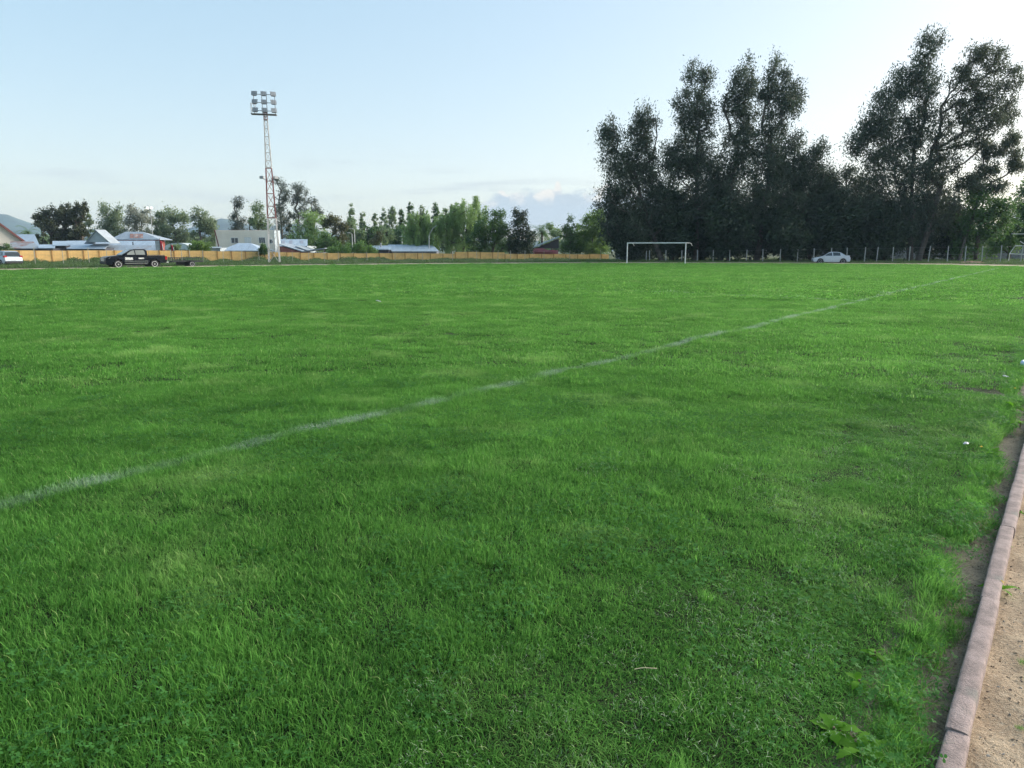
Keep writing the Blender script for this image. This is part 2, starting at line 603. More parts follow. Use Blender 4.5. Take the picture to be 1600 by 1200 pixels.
# ------------------------------------------------------------------ grass
def grass_material(name, dark, light, dry, lines=True):
    m = bpy.data.materials.new(name)
    m.use_nodes = True
    t = NT(m.node_tree)
    bs = t.n['Principled BSDF']
    out = t.n['Material Output']
    g = t.new('ShaderNodeNewGeometry')
    pos = g.outputs['Position']
    at = t.new('ShaderNodeAttribute', attribute_name='tint')
    tint = at.outputs['Fac']
    n1 = t.noise(pos, 0.22, 3, 0.55)
    n2 = t.noise(pos, 1.3, 3, 0.6)
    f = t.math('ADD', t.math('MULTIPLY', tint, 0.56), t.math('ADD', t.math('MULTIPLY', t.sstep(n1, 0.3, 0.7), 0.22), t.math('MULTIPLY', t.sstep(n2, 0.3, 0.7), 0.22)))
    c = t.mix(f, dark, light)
    yl = t.math('MULTIPLY', t.sstep(t.noise(pos, 0.75, 4, 0.6), 0.52, 0.72), 0.6)
    c = t.mix(yl, c, tuple(0.5 * (a + b) for a, b in zip(light, dry)))
    c = t.mix(t.math('MULTIPLY', t.sstep(tint, 0.93, 0.98), 0.55), c, dry)
    wht = None
    if lines:
        dn_ = t.new('ShaderNodeVectorMath', operation='DOT_PRODUCT')
        t.l.new(pos, dn_.inputs[0])
        dn_.inputs[1].default_value = NV
        dt_ = t.new('ShaderNodeVectorMath', operation='DOT_PRODUCT')
        t.l.new(pos, dt_.inputs[0])
        dt_.inputs[1].default_value = TV
        n_, t_ = dn_.outputs['Value'], dt_.outputs['Value']
        wob = t.math('MULTIPLY', t.math('SUBTRACT', t.noise(pos, 2.0, 2, 0.5), 0.5), 0.08)
        a = t.math('ABSOLUTE', t.math('ADD', t.math('SUBTRACT', n_, 5.22), wob))
        m1 = t.math('MULTIPLY', t.sstep(a, 0.14, 0.04), t.math('LESS_THAN', t_, 77.5))
        # wear: the chalk has washed out in places along the line
        wear = t.sstep(t.noise(t.comb(t_, 0.0, 2.0), 1.1, 3, 0.6), 0.36, 0.60, 0.12, 0.95)
        m1 = t.math('MULTIPLY', t.math('MULTIPLY', m1, wear), t.sstep(t.noise(pos, 60.0, 2, 0.6), 0.35, 0.6, 0.25, 1.0))
        b = t.math('ABSOLUTE', t.math('ADD', t.math('SUBTRACT', t_, 24.8), wob))
        m2 = t.math('MULTIPLY', t.sstep(b, 0.09, 0.03), t.math('GREATER_THAN', n_, 5.2))
        m2 = t.math('MULTIPLY', m2, t.math('MULTIPLY', t.sstep(t.noise(t.comb(n_, 0.0, 7.0), 0.4, 2, 0.6), 0.35, 0.6), 0.5))
        e = t.math('ABSOLUTE', t.math('SUBTRACT', t_, 77.6))
        m3 = t.math('MULTIPLY', t.math('MULTIPLY', t.sstep(e, 0.09, 0.03), 0.5), t.math('GREATER_THAN', n_, 5.2))
        wht = t.math('MAXIMUM', t.math('MAXIMUM', m1, m2), m3)
        c = t.mix(t.math('MULTIPLY', wht, 0.56), c, (0.62, 0.68, 0.66))
    t.l.new(c, bs.inputs['Base Color'])
    bs.inputs['Roughness'].default_value = 0.6
    bs.inputs['Specular IOR Level'].default_value = 0.08
    tr = t.new('ShaderNodeBsdfTranslucent')
    t.l.new(t.mix(0.35, c, tuple(k * 1.3 for k in light)) if wht is None else t.mix(t.math('SUBTRACT', 0.35, t.math('MULTIPLY', wht, 0.35)), c, tuple(k * 1.3 for k in light)), tr.inputs['Color'])
    mx = t.new('ShaderNodeMixShader')
    mx.inputs[0].default_value = 0.45
    t.l.new(bs.outputs[0], mx.inputs[1])
    t.l.new(tr.outputs[0], mx.inputs[2])
    t.l.new(mx.outputs[0], out.inputs[0])
    return m


GRASS = grass_material('grass_blades', (0.016, 0.082, 0.012), (0.212, 0.490, 0.092), (0.45, 0.49, 0.22))
WEED = grass_material('weed_leaves', (0.030, 0.120, 0.024), (0.110, 0.285, 0.070), (0.16, 0.19, 0.06), lines=False)
DRY = plain('dry_clippings', (0.27, 0.34, 0.20), 0.8, var=0.3, scale=30)


def blades(rng, n, rad, hmin, hmax, w, lean=0.5, flat=False, seg=2):
    """n curved grass blades in a disc; returns verts, tri faces, tint"""
    r = rad * np.sqrt(rng.random(n)) * (0.9 + 0.2 * rng.random(n))
    a = rng.random(n) * 2 * np.pi
    x, y = r * np.cos(a), r * np.sin(a)
    h = hmin + (hmax - hmin) * rng.random(n) ** 1.3
    ya = rng.random(n) * 2 * np.pi
    ln = lean * (0.25 + rng.random(n)) * h
    dx, dy = np.cos(ya), np.sin(ya)
    # width direction, not tied to the bend
    wa = ya + np.pi / 2 + rng.normal(0, 0.5, n)
    wx, wy = np.cos(wa) * w * 0.5, np.sin(wa) * w * 0.5
    wv = 0.7 + 0.6 * rng.random(n)
    wx, wy = wx * wv, wy * wv
    z0 = -0.004 + 0 * h
    zm, zt = h * 0.6, h * (1.0 - 0.25 * rng.random(n))
    if flat:
        zm, zt = 0.03 + 0.02 * rng.random(n), 0.03 + 0.02 * rng.random(n)
        z0 = 0.03 + 0.02 * rng.random(n)
        ln = h
    V = np.stack([
        np.stack([x - wx, y - wy, z0], -1), np.stack([x + wx, y + wy, z0], -1),
        np.stack([x + dx * ln * 0.38 - wx * 0.85, y + dy * ln * 0.38 - wy * 0.85, zm], -1),
        np.stack([x + dx * ln * 0.38 + wx * 0.85, y + dy * ln * 0.38 + wy * 0.85, zm], -1),
        np.stack([x + dx * ln, y + dy * ln, zt], -1)], 1).reshape(-1, 3)
    b = np.arange(n) * 5
    F = np.concatenate([np.stack([b, b + 1, b + 3], -1), np.stack([b, b + 3, b + 2], -1), np.stack([b + 2, b + 3, b + 4], -1)], 0)
    return V, F, np.repeat(rng.random(n), 5)


def clover(rng, n, rad):
    Vs, Fs, Ts = [], [], []
    k = 0
    for i in range(n):
        r, a = rad * math.sqrt(rng.random()), rng.random() * 6.283
        c = np.array([r * math.cos(a), r * math.sin(a), 0.028 + 0.026 * rng.random()])
        s = 0.005 + 0.0045 * rng.random()
        a0 = rng.random() * 6.283
        tilt = rng.normal(0, 0.25, 2)
        tv = rng.random() * 0.9
        for j in range(3):
            w = a0 + j * 2.094
            d = np.array([math.cos(w), math.sin(w), 0])
            p = np.array([-math.sin(w), math.cos(w), 0])
            ring = [c, c + d * s * 0.7 - p * s * 0.55, c + d * s * 1.35 - p * s * 0.35, c + d * s * 1.35 + p * s * 0.35, c + d * s * 0.7 + p * s * 0.55]
            ring = [q + np.array([0, 0, (q - c)[0] * tilt[0] + (q - c)[1] * tilt[1]]) for q in ring]
            Vs += ring
            Fs += [(k, k + 1, k + 2), (k, k + 2, k + 3), (k, k + 3, k + 4)]
            Ts += [tv] * 5
            k += 5
    return np.array(Vs), np.array(Fs), np.array(Ts)


def scatter(name, sources, pts, rot, scl, idx, material_label=None):
    """one object that instances small clump meshes on points (geometry nodes)"""
    coll = bpy.data.collections.new(name + '_clumps')
    for s in sources:
        coll.objects.link(s)
    me = bpy.data.meshes.new(name)
    me.vertices.add(len(pts))
    me.vertices.foreach_set('co', np.ascontiguousarray(pts, np.float32).ravel())
    for nm, typ, arr in (('rot', 'FLOAT_VECTOR', rot), ('scl', 'FLOAT_VECTOR', scl), ('idx', 'INT', idx)):
        a = me.attributes.new(nm, typ, 'POINT')
        if typ == 'INT':
            a.data.foreach_set('value', np.ascontiguousarray(arr, np.int32))
        else:
            a.data.foreach_set('vector', np.ascontiguousarray(arr, np.float32).ravel())
    me.update()
    o = bpy.data.objects.new(name, me)
    link(o)
    ng = bpy.data.node_groups.new(name + '_nodes', 'GeometryNodeTree')
    ng.interface.new_socket('Geometry', in_out='INPUT', socket_type='NodeSocketGeometry')
    ng.interface.new_socket('Geometry', in_out='OUTPUT', socket_type='NodeSocketGeometry')
    N, L = ng.nodes, ng.links
    gi, go = N.new('NodeGroupInput'), N.new('NodeGroupOutput')
    ci = N.new('GeometryNodeCollectionInfo')
    ci.inputs['Collection'].default_value = coll
    ci.inputs['Separate Children'].default_value = True
    ci.inputs['Reset Children'].default_value = True
    ip = N.new('GeometryNodeInstanceOnPoints')
    ip.inputs['Pick Instance'].default_value = True

    def attr(nm, typ):
        a = N.new('GeometryNodeInputNamedAttribute')
        a.data_type = typ
        a.inputs['Name'].default_value = nm
        return [s for s in a.outputs if s.enabled][0]
    L.new(gi.outputs[0], ip.inputs['Points'])
    L.new(ci.outputs[0], ip.inputs['Instance'])
    L.new(attr('idx', 'INT'), ip.inputs['Instance Index'])
    er = N.new('FunctionNodeEulerToRotation')
    L.new(attr('rot', 'FLOAT_VECTOR'), er.inputs[0])
    L.new(er.outputs[0], ip.inputs['Rotation'])
    L.new(attr('scl', 'FLOAT_VECTOR'), ip.inputs['Scale'])
    L.new(ip.outputs[0], go.inputs[0])
    md = o.modifiers.new('scatter', 'NODES')
    md.node_group = ng
    return o


rng = np.random.default_rng(11)


def src(name, data, m):
    return np_mesh(name, data[0], data[1], m, do_link=False, col=data[2])


# sources sorted by name: a* near, b* middle, c* far, d clover, e clippings, f tall tufts
S = []


def sward(rng, n, rad, h0, h1, w, lean):
    a = blades(rng, int(n * 0.48), rad, h0, h1, w, lean)
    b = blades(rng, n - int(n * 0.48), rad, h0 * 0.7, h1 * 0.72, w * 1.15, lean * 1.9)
    b = (b[0], b[1], b[2] * 0.28)          # low leaves tinted darker: shade inside the sward put into their colour
    return np.concatenate([a[0], b[0]]), np.concatenate([a[1], b[1] + len(a[0])]), np.concatenate([a[2], b[2]])


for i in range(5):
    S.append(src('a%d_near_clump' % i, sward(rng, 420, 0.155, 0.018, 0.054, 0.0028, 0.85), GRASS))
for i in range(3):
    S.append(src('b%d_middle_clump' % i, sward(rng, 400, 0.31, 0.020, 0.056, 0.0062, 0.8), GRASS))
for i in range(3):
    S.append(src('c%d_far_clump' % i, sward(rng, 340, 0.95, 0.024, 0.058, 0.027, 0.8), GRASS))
S.append(src('d0_clover', clover(rng, 70, 0.17), WEED))
S.append(src('d1_clover', clover(rng, 45, 0.14), WEED))
S.append(src('e0_clippings', blades(rng, 70, 0.15, 0.010, 0.030, 0.0015, 1.0, flat=True), DRY))
S.append(src('f0_tuft', blades(rng, 80, 0.055, 0.05, 0.13, 0.0032, 0.9), GRASS))
S.append(src('f1_tuft', blades(rng, 110, 0.085, 0.035, 0.10, 0.0032, 1.2), GRASS))
S.append(src('g0_leafy_weed', clover(rng, 60, 0.12), WEED))


def wave(t, n, k=1.0, s=0.0):
    return (np.sin(t * 1.7 * k + s) + np.sin(n * 2.3 * k + 1.3 + s) + np.sin((t + n) * 1.1 * k + 2.1) + np.sin((t - n) * 2.9 * k + s * 2)) / 4


pp, rr, sc_, ii = [], [], [], []


def put(x, y, z, idx, s, sz, tiltmax=0.06):
    k = len(x)
    pp.append(np.stack([x, y, z], -1))
    rr.append(np.stack([rng.normal(0, tiltmax, k), rng.normal(0, tiltmax, k), rng.random(k) * 6.283], -1))
    sc_.append(np.stack([s, s, sz], -1))
    ii.append(idx)


def annulus(density, r0, r1):
    a0, a1 = (-80, 75) if r1 < 15 else ((-58, 60) if r1 < 30 else (-48, 50))
    c = 1 / math.sqrt(density)
    X, Y = np.meshgrid(np.arange(-r1, r1, c), np.arange(-1.0, r1, c))
    X = X.ravel() + rng.random(X.size) * c
    Y = Y.ravel() + rng.random(Y.size) * c
    r, a = np.hypot(X, Y), np.arctan2(X, Y)
    ok = (r > r0) & (r < r1) & (a > R(a0)) & (a < R(a1))
    r, a = r[ok], a[ok]
    x, y = r * np.sin(a), r * np.cos(a)
    t, n = x * TV.x + y * TV.y, x * NV.x + y * NV.y
    return x, y, t, n, r


def inside(t, n, marg):
    return (n > lawn_edge(t) + marg) & (t < np.interp(n, EDGE_N, EDGE_T) - 0.3) & (n < 69)


for dens, r0, r1, base, cnt, marg in ((62, 0.6, 9.5, 0, 5, -0.02), (14, 8.5, 27, 5, 3, 0.10), (3.0, 25, 105, 8, 3, 0.4)):
    x, y, t, n, r = annulus(dens, r0, r1)
    ok = inside(t, n, marg)
    x, y, t, n, r = x[ok], y[ok], t[ok], n[ok], r[ok]
    s = 0.85 + 0.35 * rng.random(len(x))
    hz = (0.93 + 0.20 * wave(t, n, 1.0) + 0.28 * wave(t, n, 3.1, 1.0) + 0.22 * wave(t, n, 8.0, 2.0)) * (0.7 + 0.6 * rng.random(len(x)))
    worn = np.clip((n - 0.4) / 1.5, 0.62 if base == 0 else 0.8, 1)          # shorter, drier strip beside the gutter
    put(x, y, pitch_z(t, n), base + rng.integers(0, cnt, len(x)), s, s * hz * worn, 0.05)

# clover among the blades
x, y, t, n, r = annulus(16, 1.0, 9.0)
w = wave(t, n, 1.25, 0.7) + 0.4 * wave(t, n, 3.3, 2.0)
ok = inside(t, n, 0.05) & (w + 0.35 * rng.normal(0, 1, len(w)) > 0.16)
put(x[ok], y[ok], pitch_z(t[ok], n[ok]) + 0.004, 11 + rng.integers(0, 2, ok.sum()), 0.8 + 0.5 * rng.random(ok.sum()), 0.7 + 0.5 * rng.random(ok.sum()))
# mown clippings left lying
x, y, t, n, r = annulus(12, 1.5, 13)
w = wave(t, n, 1.6, 3.0) + 0.5 * wave(t, n, 4.0, 1.0)
ok = inside(t, n, 0.05) & (((w > 0.55) & (n < 2.6)) | ((n < 1.8) & (w > -0.05)))
put(x[ok], y[ok], pitch_z(t[ok], n[ok]), np.full(ok.sum(), 13), 0.7 + 0.6 * rng.random(ok.sum()), 0.8 + 0.4 * rng.random(ok.sum()))
# taller tufts standing above the mown sward
x, y, t, n, r = annulus(1.6, 1.2, 14)
ok = inside(t, n, 0.05)
s = 0.45 + 0.45 * rng.random(ok.sum())
put(x[ok], y[ok], pitch_z(t[ok], n[ok]), 14 + rng.integers(0, 2, ok.sum()), s, s, 0.1)
# rank tufts and leafy weeds along the gutter
k = 640
t = rng.random(k) * 18 + 0.6
n = lawn_edge(t) + rng.normal(-0.03, 0.035, k) - 0.07 * np.clip((t - 5) / 6, 0, 1) * rng.random(k)
x, y = t * TV.x + n * NV.x, t * TV.y + n * NV.y
s = 0.45 + 0.6 * rng.random(k)
put(x, y, pitch_z(t, n), 14 + rng.integers(0, 2, k), s, s * (0.6 + 0.6 * rng.random(k)), 0.25)
k = 150
t = rng.random(k) ** 1.3 * 14 + 0.6
n = lawn_edge(t) + rng.normal(-0.03, 0.05, k)
x, y = t * TV.x + n * NV.x, t * TV.y + n * NV.y
put(x, y, pitch_z(t, n) + 0.01, np.full(k, 16), 0.6 + 0.5 * rng.random(k), 0.8 + 1.0 * rng.random(k), 0.25)
# the odd blade on the sand
k = 60
t, n = rng.random(k) * 9 + 1, -0.02 - rng.random(k) ** 2 * 1.2
x, y = t * TV.x + n * NV.x, t * TV.y + n * NV.y
s = 0.15 + 0.2 * rng.random(k)
put(x, y, 0 * x - 0.035, np.full(k, 15), s, s, 0.2)

grass = scatter('grass', S, np.concatenate(pp), np.concatenate(rr), np.concatenate(sc_), np.concatenate(ii))
tag(grass, 'uneven mown green grass of the football pitch with clover and a faded chalk line', 'grass', kind='stuff')

# ------------------------------------------------------------------ kerb
KERB = mat('kerb_concrete', (0.275, 0.210, 0.190), 0.9, var=0.26, scale=16.0, bump=0.5, bscale=150, coord='Object', second=(0.19, 0.17, 0.15), sec_scale=6.0, sec_lo=0.55, sec_hi=0.72)
kerb = empty('kerb', TN(0, 0.135))
tag(kerb, 'low rounded pinkish concrete kerb stones between turf and sand', kind='structure')
joints = [-1.9, -0.85, 0.3, 1.45, 2.59, 3.76, 4.86, 5.86] + [5.86 + 1.05 * k for k in range(1, 30)]
krng = random.Random(4)
for a, b in zip(joints, joints[1:]):
    mb = MB()
    L = b - a - 0.002
    prof = [(-0.037, -0.16), (-0.036, 0.010), (-0.034, 0.017), (-0.029, 0.0215), (-0.014, 0.0232), (0.014, 0.0232), (0.029, 0.0215), (0.034, 0.017), (0.036, 0.008), (0.037, -0.16)]
    m = len(prof)
    rows = 15 if a < 12 else 2
    vs = []
    for i in range(rows):
        q = i / (rows - 1) * L
        e = 0.0035 if i in (0, rows - 1) else 0
        for x, z in prof:
            vs.append((q, x * (1 - e * 6) + krng.gauss(0, 0.0007), (z - e if z > 0 else z) + krng.gauss(0, 0.0006)))
    fs = [(i * m + j, i * m + j + 1, (i + 1) * m + j + 1, (i + 1) * m + j) for i in range(rows - 1) for j in range(m - 1)]
    nv = len(vs)
    vs += vs[:m] + vs[(rows - 1) * m:rows * m]
    fs += [tuple(range(nv, nv + m)), tuple(range(nv + m, nv + 2 * m))]
    mb.add(vs, fs)
    o = mb.build('kerb_stone', KERB, kerb, smooth=True)
    o.location = (TV * a) + NV * krng.gauss(0, 0.003) + Vector((0, 0, krng.gauss(0, 0.0018)))
    o.rotation_euler = (0, 0, math.pi / 2 - HEAD + krng.gauss(0, 0.004))

# ------------------------------------------------------------------ far hills
def hill_mesh(name, prof, Y, depth, material):
    """prof: (u, v) skyline of a ridge at distance Y"""
    us = np.linspace(prof[0][0], prof[-1][0], 160)
    vs = np.interp(us, [p[0] for p in prof], [p[1] for p in prof])
    hrng = np.random.default_rng(8)
    jag = np.convolve(hrng.normal(0, 1.2, 160), np.ones(5) / 5, 'same')
    rows = []
    for k, s in enumerate(np.linspace(0, 1, 14)):
        prof_h = math.sin(s * math.pi) ** 0.8
        row = []
        for i, u in enumerate(us):
            p = P(u, vs[i] + jag[i] * 0.6, Y)
            z = max(0.0, p.z) * prof_h * (1 + 0.10 * math.sin(i * 0.5 + k * 1.3) * (1 - prof_h)) - 1.0
            row.append((p.x * (1 + (s - 0.5) * depth / Y), Y + (s - 0.5) * depth, z))
        rows.append(row)
    return grid_mesh(name, np.array(rows), material)


HILL = plain('wooded_hillside', (0.060, 0.095, 0.085), 0.95, var=0.4, scale=0.01, coord='Object')
tag(hill_mesh('hills', [(-500, 372), (-300, 350), (-120, 338), (-20, 333), (10, 335), (25, 341), (60, 352), (110, 362), (150, 357), (190, 362), (250, 368), (310, 352), (345, 341), (362, 343), (385, 352), (430, 352), (470, 349), (500, 360), (545, 368), (590, 360), (608, 357), (640, 366), (720, 372), (850, 376), (1000, 378), (1500, 376), (1900, 365), (2300, 372)], 2000, 700, HILL), kind='structure')


# ------------------------------------------------------------------ trees
def tubes_mesh(segs, sides=5):
    """segs: list of (a, b, ra, rb); returns verts, quad faces"""
    a = np.array([s[0] for s in segs]); b = np.array([s[1] for s in segs])
    ra = np.array([s[2] for s in segs]); rb = np.array([s[3] for s in segs])
    d = b - a
    d /= np.maximum(np.linalg.norm(d, axis=1, keepdims=True), 1e-6)
    ref = np.where(np.abs(d[:, 2:3]) > 0.9, np.array([[1.0, 0, 0]]), np.array([[0, 0, 1.0]]))
    s = np.cross(d, ref); s /= np.linalg.norm(s, axis=1, keepdims=True)
    t = np.cross(d, s)
    w = 2 * np.pi * np.arange(sides) / sides
    ring = s[:, None, :] * np.cos(w)[None, :, None] + t[:, None, :] * np.sin(w)[None, :, None]
    va = a[:, None, :] + ring * ra[:, None, None]
    vb = b[:, None, :] + ring * rb[:, None, None]
    V = np.concatenate([va, vb], 1).reshape(-1, 3)
    base = (np.arange(len(segs)) * 2 * sides)[:, None]
    i = np.arange(sides)[None, :]
    j = (np.arange(sides)[None, :] + 1) % sides
    F = np.stack([base + i, base + j, base + sides + j, base + sides + i], -1).reshape(-1, 4)
    return V, F


def grow(rng, base, trunk_top, clumps, r0, lean=0.0):
    """trunk and limbs that reach every clump; returns segments"""
    nodes = [np.array(base, float)]
    par = [-1]
    K = 7
    side = rng.normal(0, 0.02, 2) * np.linalg.norm(np.array(trunk_top) - base)
    for i in range(1, K + 1):
        s = i / K
        p = base + (np.array(trunk_top) - base) * s
        p[:2] += side * math.sin(s * math.pi)
        par.append(len(nodes) - 1)
        nodes.append(p)
    order = np.argsort([np.hypot(*(c[:2] - base[:2])) * 1.0 + 0.15 * c[2] for c in clumps])
    arr = np.array(nodes)
    for ci in order:
        c = clumps[ci]
        d = arr - c
        dist = np.sqrt((d ** 2).sum(1)) + 1.6 * np.maximum(0, arr[:, 2] - c[2] + 0.3 * np.hypot(d[:, 0], d[:, 1])) + 0.0
        dist[0] += 2
        k = int(np.argmin(dist))
        q = arr[k]
        L = np.linalg.norm(c - q)
        m = 2 if L > 1.2 else 1
        last = k
        for i in range(1, m + 1):
            s = i / m
            p = q + (c - q) * s
            if i < m:
                p = p + rng.normal(0, 0.07, 3) * L + np.array([0, 0, -0.05 * L])
            par.append(last)
            last = len(nodes)
            nodes.append(p)
        arr = np.array(nodes)
    n = len(nodes)
    area = np.full(n, 0.0)
    has = np.zeros(n, bool)
    for i in range(n - 1, 0, -1):
        if not has[i]:
            area[i] += 1.0
        has[par[i]] = True
        area[par[i]] += area[i]
    rad = r0 * (area / max(area[0], 1)) ** 0.46
    rad = np.maximum(rad, r0 * 0.035)
    segs = []
    for i in range(1, n):
        p = par[i]
        ra = rad[p] if (p <= K and i <= K) else min(rad[p], rad[i] * 1.25)
        segs.append((nodes[p], nodes[i], ra, rad[i]))
    segs[0] = (segs[0][0], segs[0][1], segs[0][2] * 1.35, segs[0][3])
    return segs


def leaf_quads(rng, cen, size, aspect, droop, spread):
    """diamond leaves about the centres; droop pulls the leaf axis down"""
    n = len(cen)
    ax = rng.normal(0, 1, (n, 3))
    ax[:, 2] = ax[:, 2] * (1 - droop) - droop * 1.6
    ax /= np.linalg.norm(ax, axis=1, keepdims=True)
    ref = rng.normal(0, 1, (n, 3))
    sd = np.cross(ax, ref)
    sd /= np.linalg.norm(sd, axis=1, keepdims=True)
    L = size * (0.6 + 0.8 * rng.random(n))[:, None]
    W = L * aspect
    V = np.stack([cen - ax * L * 0.5, cen + sd * W * 0.5 - ax * L * 0.05, cen + ax * L * 0.5, cen - sd * W * 0.5 - ax * L * 0.05], 1).reshape(-1, 3)
    F = (np.arange(n) * 4)[:, None] + np.arange(4)[None, :]
    return V, F


def tree(name, label, u, Y, masses, nleaf, leafmat, bark, group=None, seed=1, clump_r=0.9, cdens=1.0, leaf=0.28, aspect=0.35, droop=0.4,
         trunk_r=0.3, base_v=None, style='cloud', cat='tree', top=None, base_u=None, shell=0.35, trunk_part='trunk', fill=0.0):
    """masses: (u, v, ru, rv) ellipses of foliage as seen; their depth follows their width"""
    rng = np.random.default_rng(seed)
    px = upx(Y)
    bu = u if base_u is None else base_u
    b0 = P(bu, 391, Y)
    base = np.array([b0.x, Y, -0.1])
    E = []
    for (mu, mv, ru, rv) in masses:
        c = P(mu, mv, Y)
        dy = rng.normal(0, 0.25) * ru * px
        E.append((np.array([c.x, Y + dy, c.z]), np.array([ru * px, ru * px * 0.9, rv * px])))
    vol = np.array([e[1].prod() for e in E])
    # clump centres
    clumps, crad = [], []
    for (c, r), w in zip(E, vol):
        k = max(4, int(cdens * (r.prod() ** (2 / 3)) / (clump_r ** 2) * 2.6))
        d = rng.normal(0, 1, (k, 3))
        d /= np.linalg.norm(d, axis=1, keepdims=True)
        rad = (shell + (1 - shell) * rng.random(k)) ** 0.6
        q = c + d * rad[:, None] * r * (0.72 + 0.50 * rng.random(k))[:, None]
        q = q[q[:, 2] > 0.5]
        clumps.append(q)
        crad.append(clump_r * (0.6 + 0.8 * rng.random(len(q))))
    clumps, crad = np.concatenate(clumps), np.concatenate(crad)
    hi = max(e[0][2] for e in E)
    if top is None:
        tc = max(E, key=lambda e: e[0][2])[0]
        tt = base + (tc - base) * np.array([0.55, 0.55, 0.62])
    else:
        tp = P(top[0], top[1], Y)
        tt = np.array([tp.x, Y, tp.z])
    segs = grow(rng, base, tt, clumps if len(clumps) < 420 else clumps[rng.choice(len(clumps), 420, replace=False)], trunk_r)
    # leaves
    wgt = crad ** 2
    which = rng.choice(len(clumps), nleaf, p=wgt / wgt.sum())
    off = rng.normal(0, 0.5, (nleaf, 3)) * crad[which][:, None]
    off[:, 2] *= 0.75
    if style == 'weep':
        off[:, :2] *= 0.45
        off[:, 2] = (0.18 - rng.random(nleaf)) * crad[which] * 3.6
    elif style == 'column':
        off[:, 2] = np.abs(off[:, 2]) * 1.6
        off[:, :2] *= 0.7
    elif style == 'cloud':
        off[:, 2] = off[:, 2] * 1.25 - 0.25 * crad[which]
    cen = clumps[which] + off
    if fill > 0:
        k = int(nleaf * fill)
        em = rng.choice(len(E), k, p=vol ** 0.7 / (vol ** 0.7).sum())
        ec, er = np.array([e[0] for e in E])[em], np.array([e[1] for e in E])[em]
        g = rng.normal(0, 1, (k, 3))
        g /= np.linalg.norm(g, axis=1, keepdims=True)
        ph = rng.random(3) * 6.28
        lump = 0.95 + 0.38 * np.sin(4.5 * g[:, :1] + em[:, None] + ph[0]) * np.sin(4.0 * g[:, 1:2] + ph[1]) + 0.25 * np.sin(7.0 * g[:, 2:] + em[:, None] * 2 + ph[2])
        cen[:k] = ec + g * (rng.random(k)[:, None] ** 0.5) * er * lump
    tint = np.clip(0.5 + 0.35 * rng.normal(0, 1, len(clumps))[which] + 0.25 * rng.normal(0, 1, nleaf), 0, 1)
    if style == 'weep':
        cen[:, 2] = np.maximum(cen[:, 2], 0.2 + 0.3 * rng.random(nleaf))
    ok = cen[:, 2] > 0.1
    cen, tint = cen[ok], tint[ok]
    V, F = leaf_quads(rng, cen, leaf, aspect, droop, 1.0)
    root = empty(name, Vector(base))
    tag(root, label, cat, group)
    off0 = np.array(root.location)
    tv, tf = tubes_mesh(segs)
    np_mesh(trunk_part, tv - off0, tf, bark, root, smooth=True)
    np_mesh('crown', V - off0, F, leafmat, root, col=np.repeat(tint, 4))
    return root


def palm(name, label, u, v_top, Y, fr, leafmat, n=26, seed=1, group=None):
    rng = random.Random(seed)
    top = P(u, v_top, Y)
    root = empty(name, (top.x, Y, -0.1))
    tag(root, label, 'palm tree', group)
    h = top.z + 0.1
    mb = MB()
    for i in range(10):
        mb.tube((0, 0, h * i / 10), (0, 0, h * (i + 1) / 10), 0.28 - 0.008 * i, 0.24 - 0.008 * i, 8)
    mb.build('trunk', BARK, root, smooth=True)
    vs, fs = [], []
    for k in range(n):
        a = rng.random() * 6.283
        e = rng.uniform(-0.5, 1.3)
        L = fr * rng.uniform(0.8, 1.1)
        pts = []
        for i in range(9):
            s = i / 8
            ang = e - 1.5 * s * s
            r_ = L * s
            pts.append(Vector((math.cos(a) * r_ * math.cos(e - 0.7 * s), math.sin(a) * r_ * math.cos(e - 0.7 * s), h + r_ * math.sin(e - 0.75 * s))))
        for p, q in zip(pts, pts[1:]):
            dd = (q - p)
            sd = dd.cross(Vector((0, 0, 1)))
            if sd.length < 1e-4: continue
            sd.normalize()
            for sgn in (-1, 1):
                for f in (0.15, 0.6):
                    b = p.lerp(q, f)
                    tip = b + sd * sgn * L * 0.17 + dd * 0.6 + Vector((0, 0, -L * 0.06))
                    i0 = len(vs)
                    vs += [tuple(b), tuple(b + dd * 0.22), tuple(tip)]
                    fs.append((i0, i0 + 1, i0 + 2))
    np_mesh('crown', np.array(vs), np.array(fs), leafmat, root, col=np.random.default_rng(seed).random(len(vs)))
    return root


L_EUC = mat_leaf('eucalyptus_leaves', (0.020, 0.034, 0.022), (0.100, 0.132, 0.082), 0.28)
L_EUC2 = mat_leaf('old_eucalyptus_leaves', (0.028, 0.040, 0.022), (0.120, 0.140, 0.080), 0.3)
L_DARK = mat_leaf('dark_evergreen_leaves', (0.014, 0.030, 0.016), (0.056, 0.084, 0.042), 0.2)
L_BROWN = mat_leaf('brownish_leaves', (0.045, 0.052, 0.020), (0.130, 0.135, 0.055), 0.25)
L_GREEN = mat_leaf('fresh_leaves', (0.050, 0.110, 0.026), (0.165, 0.285, 0.070), 0.4)
L_BRIGHT = mat_leaf('spring_leaves', (0.070, 0.135, 0.030), (0.185, 0.290, 0.070), 0.4)
L_POPLAR = mat_leaf('poplar_leaves', (0.075, 0.130, 0.055), (0.215, 0.295, 0.130), 0.4)
L_PLANE = mat_leaf('plane_leaves', (0.085, 0.130, 0.070), (0.250, 0.310, 0.175), 0.4)
L_PALE = mat_leaf('budding_leaves', (0.160, 0.180, 0.135), (0.320, 0.340, 0.270), 0.35)
L_WILLOW = mat_leaf('willow_leaves', (0.105, 0.190, 0.058), (0.285, 0.410, 0.145), 0.45)
L_DEEP = mat_leaf('deep_green_leaves', (0.028, 0.072, 0.020), (0.100, 0.185, 0.050), 0.35)  # leaf colour of the deeper green trees and shrubs

